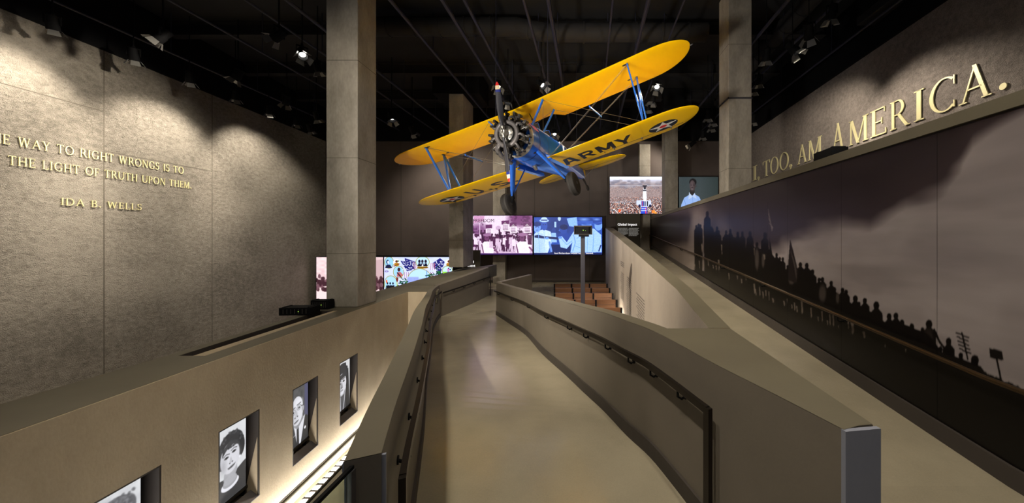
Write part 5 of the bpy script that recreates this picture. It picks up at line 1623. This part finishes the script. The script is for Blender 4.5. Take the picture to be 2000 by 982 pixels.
    part(mb, 'rib_tape', 'yellow', uwing, smooth=0)
    # strut holes on the upper wing
    for s in (ULE + .20, ULE + 1.12):
        z = UW + DIH * 3.25 - .051
        mb = MB(); mb.prism([(sg * 3.22 + .07 * math.cos(a), s + .04 * math.sin(a), z) for a in np.linspace(0, 2 * math.pi, 16, endpoint=False)], (0, 0, .004)); part(mb, 'strut_socket', 'navy', uwing, smooth=0)
    # small tip light on the upper wing
    mb = MB(); mb.lathe([(0, .02), (.06, .018), (.09, .004)], (sg * 4.89, ULE + .72, UW + DIH * 4.9 - .02), (sg, 0, .1), 10); part(mb, 'tip_light', 'steel', uwing)

# ------- interplane, cabane struts and wires
def strut(a, b, r, ratio, name, mat='blue', parent=plane, d=(0, 1, 0)):
    mb = MB(); mb.tube([a, b], r, 12, flat=(d, ratio)); return part(mb, name, mat, parent, 50)
US = 3.29
def up(u, s): return (u, s, UW + DIH * abs(u) - .045)
def lo_(u, s): return (u, s, LW + DIH * abs(u) + .07)
for sg in (-1, 1):
    f0, f1, r0, r1 = up(sg * US, 1.18), lo_(sg * US, 1.80), up(sg * 3.42, 2.15), lo_(sg * 3.36, 2.62)
    strut(f0, f1, .055, .42, 'interplane_strut'); strut(r0, r1, .055, .42, 'interplane_strut'); strut(r0, (f1[0], f1[1] + .06, f1[2]), .05, .42, 'interplane_strut')
    c0, c1 = (sg * .88, 1.10, UW - .03), (sg * .40, .98, .26); c2, c3 = (sg * .88, 1.95, UW - .03), (sg * .42, 1.78, .30)
    strut(c0, c1, .055, .45, 'cabane_strut'); strut(c2, c3, .05, .45, 'cabane_strut')
    W_ = MB()
    W_.tube([c0, c3], 0.0048, 6); W_.tube([c1, c2], 0.0048, 6)
    for q in (-.03, .03):
        W_.tube([(sg * .50, LLE + .25 + q, LW + .08), (f0[0], f0[1] + q + .05, f0[2])], 0.0048, 6)
        W_.tube([(sg * .50, LLE + .95 + q, LW + .10), (r0[0], r0[1] + q + .05, r0[2])], 0.0048, 6)
    W_.tube([c0, (f1[0], f1[1], f1[2])], 0.0042, 6); W_.tube([c2, (r1[0], r1[1], r1[2])], 0.0042, 6)
    part(W_, 'bracing_wire', 'wire', smooth=60)
    t = .56
    a = Vector((sg * .50, LLE + .25, LW + .08)).lerp(Vector(f0), t); b = Vector((sg * .50, LLE + .95, LW + .10)).lerp(Vector(r0), t)
    e_ = (b - a) * .12
    strut(tuple(a - e_), tuple(b + e_), .03, .5, 'wire_spreader', d=(0, 0, 1))
    mb = MB(); mb.box((sg * US, f0[1] + .02, f0[2] - .02), (.06, .12, .03)); mb.box((r0[0], r0[1], r0[2] - .02), (.06, .12, .03)); part(mb, 'strut_fitting', 'steel', smooth=0)

# ------- tail
def flat_surface(pts, th, name, mat, axis=2, parent=plane):
    mb = MB()
    n = len(pts); c = np.mean(pts, 0)
    off = [0, 0, 0]
    rings = []
    for k, (sc_, t_) in enumerate(((.0, 1), (.55, 1.0), (.93, .75), (1, 0))):
        rings.append([tuple(c + (np.array(p) - c) * sc_ + (np.eye(3)[axis] * th / 2 * t_)) for p in pts])
    low = [[tuple(np.array(q) - np.eye(3)[axis] * th * t_) for q in r] for r, t_ in zip(rings, (1, 1, .75, 0))]
    mb.loft(rings[::-1][:4][::-1], caps=False); mb.loft(low, caps=False)
    return part(mb, name, mat, parent, 50)
for sg in (-1, 1):
    P_ = [(sg * .06, 5.85, .05), (sg * .7, 5.95, .05), (sg * 1.5, 6.2, .05), (sg * 1.9, 6.42, .05), (sg * 2.08, 6.72, .05), (sg * 2.09, 7.0, .05), (sg * 1.98, 7.2, .05), (sg * 1.6, 7.36, .05), (sg * 1.0, 7.42, .05), (sg * .4, 7.38, .05), (sg * .1, 7.1, .05)]
    st_ = flat_surface(P_, .09, 'stabilizer', 'yellow')
    mb = MB(); mb.prism([(sg * .1, 6.72, .0), (sg * 2.0, 6.74, .0), (sg * 2.0, 6.76, .0), (sg * .1, 6.74, .0)], (0, 0, -.004)); part(mb, 'elevator_gap', 'navy', st_, 0)
    W_ = MB(); W_.tube([(sg * .9, 6.65, .03), (sg * .04, 6.75, -.38)], .012, 6); W_.tube([(sg * .9, 6.65, .07), (0, 6.75, .9)], .006, 6); part(W_, 'tail_brace', 'wire')
flat_surface([(0, 5.9, .25), (0, 6.1, .55), (0, 6.4, .85), (0, 6.75, 1.02), (0, 6.82, 1.0), (0, 6.82, .1), (0, 6.2, .2)], .08, 'fin', 'yellow', 0)
flat_surface([(0, 6.84, 1.05), (0, 7.15, 1.08), (0, 7.42, .9), (0, 7.55, .5), (0, 7.5, .1), (0, 7.3, -.2), (0, 7.05, -.30), (0, 6.84, -.1)], .07, 'rudder', 'yellow', 0)
mb = MB(); mb.tube([(0, 6.75, -.35), (0, 7.05, -.58), (0, 7.16, -.74)], [.05, .035, .03], 10); tw = part(mb, 'tail_wheel_fork', 'rubber')
mb = MB(); mb.lathe([(-.05, .05), (-.045, .11), (-.02, .135), (.02, .135), (.045, .11), (.05, .05)], (0, 7.18, -.76), (1, 0, 0), 24); part(mb, 'tail_wheel', 'rubber', tw)

# ------- landing gear
for sg in (-1, 1):
    a, b = Vector((sg * .40, 1.02, -.42)), Vector((sg * .86, 1.36, -1.30))
    mb = MB(); mb.tube([a, a.lerp(b, .35), a.lerp(b, .8), b], [.15, .135, .115, .07], 14, flat=((0, 1, 0), .42)); lg = part(mb, 'landing_gear_leg', 'blue')
    mb = MB(); mb.tube([a.lerp(b, .78), b + (b - a) * .12], .045, 12); mb.box(b + (b - a) * .05, (.09, .10, .12)); part(mb, 'oleo_strut', 'black', lg)
    mb = MB(); mb.tube([(sg * .42, 1.75, -.56), b], .022, 8); part(mb, 'drag_strut', 'blue', lg)
    wc = Vector((sg * 1.06, 1.36, -1.52))
    mb = MB(); mb.tube([b, (wc.x - sg * .12, wc.y, wc.z)], .04, 10); part(mb, 'axle', 'black', lg)
    mb = MB()
    prof = [(-.10, .17), (-.115, .22), (-.11, .27), (-.085, .315), (-.045, .335)]
    tread = []
    for k in range(6): tread += [(-.035 + k * .014, .34), (-.029 + k * .014, .34), (-.027 + k * .014, .333), (-.023 + k * .014, .333)]
    prof = prof + tread + [(.055, .33), (.085, .315), (.11, .27), (.115, .22), (.10, .17)]
    mb.lathe(prof, wc, (1, 0, 0), 48); ty = part(mb, 'tyre', 'rubber', smooth=30)
    mb = MB(); mb.lathe([(-.095, .05), (-.10, .12), (-.09, .175), (.09, .175), (.10, .12), (.095, .05)], wc, (1, 0, 0), 32); part(mb, 'wheel_hub', 'hubcap', ty)
    mb = MB(); mb.lathe([(-.11, .045), (.11, .045)], wc, (1, 0, 0), 16); part(mb, 'hub_cap', 'steel', ty)

# ------- engine and propeller
mb = MB(); mb.lathe([(.10, .05), (.12, .10), (.17, .13), (.22, .22), (.27, .27), (.44, .28), (.50, .34), (.60, .36), (.64, .30)], (0, 0, 0), (0, 1, 0), 32)
eng = part(mb, 'engine', 'engine')
NC = 9
ES = .36
for k in range(NC):
    a = math.pi / 2 + 2 * math.pi * k / NC
    d = Vector((math.cos(a), 0, math.sin(a))); o = Vector((0, ES, 0)); t = Vector((-math.sin(a), 0, math.cos(a)))
    mb = MB()
    prof = [(.25, .075)]
    r = .26
    while r < .42: prof += [(r, .062), (r + .002, .088), (r + .009, .088), (r + .011, .062)]; r += .018
    prof += [(.42, .075)]
    while r < .50: prof += [(r, .08), (r + .002, .108), (r + .010, .108), (r + .012, .08)]; r += .02
    prof += [(.51, .09), (.535, .05)]
    mb.lathe(prof, o, d, 20); cy = part(mb, 'cylinder', 'engine', eng, 30)
    mb = MB()
    for q, sy in ((-.065, -.02), (.065, -.02)):
        mb.tube([o + d * .50 + t * q + Vector((0, -.03, 0)), o + d * .565 + t * q * 1.25 + Vector((0, -.045, 0))], [.05, .036], 10)
        mb.tube([o + d * .565 + t * q * 1.25 + Vector((0, -.09, 0)), o + d * .565 + t * q * 1.25 + Vector((0, .07, 0))], .034, 10)
        mb.tube([o + d * .26 + t * q * .6 + Vector((0, -.10, 0)), o + d * .545 + t * q * 1.2 + Vector((0, -.095, 0))], .013, 8)
    part(mb, 'rocker_box', 'engine', eng)
    mb = MB(); mb.tube([o + d * .455 + t * .05 + Vector((0, -.09, 0)), o + d * .44 + t * .07 + Vector((0, -.16, 0)), o + d * .385 + t * .08 + Vector((0, -.20, 0)), o + d * .335 + t * .05 + Vector((0, -.185, 0))], [.034, .034, .032, .034], 10)
    part(mb, 'exhaust_stub', 'ring', eng, 60)
    mb = MB(); mb.tube([o + d * .46 - t * .06 + Vector((0, .08, 0)), o + d * .36 - t * .09 + Vector((0, .15, 0)), o + d * .27 + Vector((0, .2, 0))], .024, 8); part(mb, 'intake_pipe', 'engine', eng, 60)
    mb = MB(); mb.tube([o + d * .47 + t * .02 + Vector((0, -.10, 0)), o + d * .42 - t * .05 + Vector((0, -.13, 0)), o + d * .30 - t * .08 + Vector((0, -.10, 0))], .007, 6); part(mb, 'ignition_lead', 'brass_dark', eng, 60)
mb = MB(); mb.torus((0, .19, 0), (0, 1, 0), .30, .062, 44, 12); part(mb, 'exhaust_collector_ring', 'ring', eng, 60)
mb = MB(); mb.tube([(-.25, .19, -.16), (-.40, .24, -.26), (-.42, .42, -.40), (-.36, .8, -.56)], [.065, .07, .06, .055], 12); part(mb, 'exhaust_pipe', 'ring', eng, 60)
mb = MB(); mb.lathe([(.06, .02), (.08, .17), (.10, .20), (.13, .20), (.15, .16)], (0, .05, 0), (0, 1, 0), 28); part(mb, 'nose_case', 'alu', eng)
mb = MB()
for k in range(12):
    a = k * math.pi / 6; mb.lathe([(0, .014), (.02, .014)], (.165 * math.cos(a), .125, .165 * math.sin(a)), (0, -1, 0), 8)
part(mb, 'case_bolt', 'steel', eng)
# propeller
pr = MB(); pr.lathe([(-.13, .02), (-.125, .045), (-.07, .05), (-.065, .075), (.03, .08), (.06, .10), (.10, .10)], (0, 0, 0), (0, 1, 0), 24)
hub = part(pr, 'propeller_hub', 'alu')
PA = .14
pd = Vector((math.sin(PA), 0, math.cos(PA))); pt = Vector((math.cos(PA), 0, -math.sin(PA)))
for sg in (1, -1):
    def sec(r):
        ch_ = float(np.interp(r, [.05, .18, .35, .60, .85, 1.05, 1.17, 1.235, 1.26], [.07, .085, .145, .165, .15, .125, .095, .055, .015]))
        th_ = float(np.interp(r, [.05, .18, .35, .6, 1.26], [.07, .075, .055, .034, .008]))
        pit = float(np.interp(r, [.05, .3, .6, 1.26], [.9, .75, .5, .28]))
        c_ = pt * (math.cos(pit) * sg) + Vector((0, 1, 0)) * math.sin(pit)
        n_ = c_.cross(pd)
        ring = []
        for k in range(16):
            a = 2 * math.pi * k / 16
            ring.append(pd * (r * sg) + c_ * (ch_ / 2 * math.cos(a)) + n_ * (th_ / 2 * math.sin(a)))
        return ring
    def seg(r0, r1, name, mat, n, parent):
        mb = MB(); mb.loft([sec(r) for r in np.linspace(r0, r1, n)]); return part(mb, name, mat, parent, 60)
    bl = seg(.05, 1.0, 'propeller_blade', 'prop', 20, hub)
    seg(1.0, 1.07, 'blade_band', 'bluetip', 4, hub); seg(1.07, 1.17, 'blade_band', 'cream', 5, hub); seg(1.17, 1.26, 'blade_tip', 'red', 8, hub)
    mb = MB(); mb.lathe([(.05, .052), (.14, .055), (.15, .04)], (0, 0, 0), pd * sg, 16); part(mb, 'blade_clamp', 'alu', hub)

# ------- markings on the flank, belly lamp, suspension cables
def flank(s, a, d=.004):
    r = fring(s, 72, grow=d); return Vector(r[int(round(a / 5)) % 72])
mb = MB()
def stroke(pts, r=.008): mb.tube([flank(s, a) for s, a in pts], r, 5)
for s0, a0 in ((.86, 35), (.90, 22)):
    for k in range(6):
        s = s0 + k * .045
        stroke([(s, a0), (s + .02, a0 + 8), (s + .035, a0), (s + .04, a0 - 5)], .010)
part(mb, 'pink_script', 'pink', fus)
mb = MB()
for j in range(2):
    for k in range(11):
        s = 1.45 + k * .075; a = 38 - j * 9
        stroke([(s, a), (s, a + 5)], .006); stroke([(s, a + 5), (s + .04, a + 5), (s + .04, a)], .006)
part(mb, 'white_small_lettering', 'white_paint', fus)
mb = MB()
for s0 in (3.2, 3.75, 4.3):
    mb.tube([flank(s0 + x, a, .006) for x, a in ((.02, 30), (.16, 40), (.32, 35), (.34, 25), (.2, 10), (.03, -5), (.2, -5), (.36, -5))], .026, 6)
part(mb, 'white_number', 'white_paint', fus)
mb = MB(); mb.lathe([(0, .06), (.02, .065), (.16, .05), (.18, .02)], (-.02, 1.52, -.60), (0, .5, -.6), 14); part(mb, 'drain_mast', 'alu', fus)
mb = MB(); mb.lathe([(0, .05), (.01, .05)], (.30, 1.0, -.445), (.4, 0, -.9), 14); part(mb, 'access_cap', 'brass_dark', fus)
mb = MB(); mb.tube([(.25, ULE + .5, UW - .06), (.25, ULE + .62, UW - .2)], .015, 8); mb.lathe([(0, .03), (.05, .03)], (.25, ULE + .62, UW - .23), (0, 0, 1), 10); part(mb, 'fuel_gauge', 'brass_dark', uwing)
AM = Matrix.Translation(AT) @ AR.to_4x4()
for (u, s, w_), nm in (((-.88, 1.5, UW + .04), 'thin suspension cable on the left of the biplane centre section'), ((.88, 1.5, UW + .04), 'thin suspension cable on the right of the biplane centre section'),
                       ((0, 6.3, .2), 'thin suspension cable at the tail of the biplane')):
    p = AM @ Vector((u, s, w_)); 
    mb = MB(); mb.tube([p, (p.x, p.y, CEIL)], .008, 6); mb.lathe([(0, .02), (.08, .02)], p, (0, 0, 1), 8)
    tag(mb.build('suspension_cable', M['pipe']), nm, 'cable', 'biplane suspension cables')
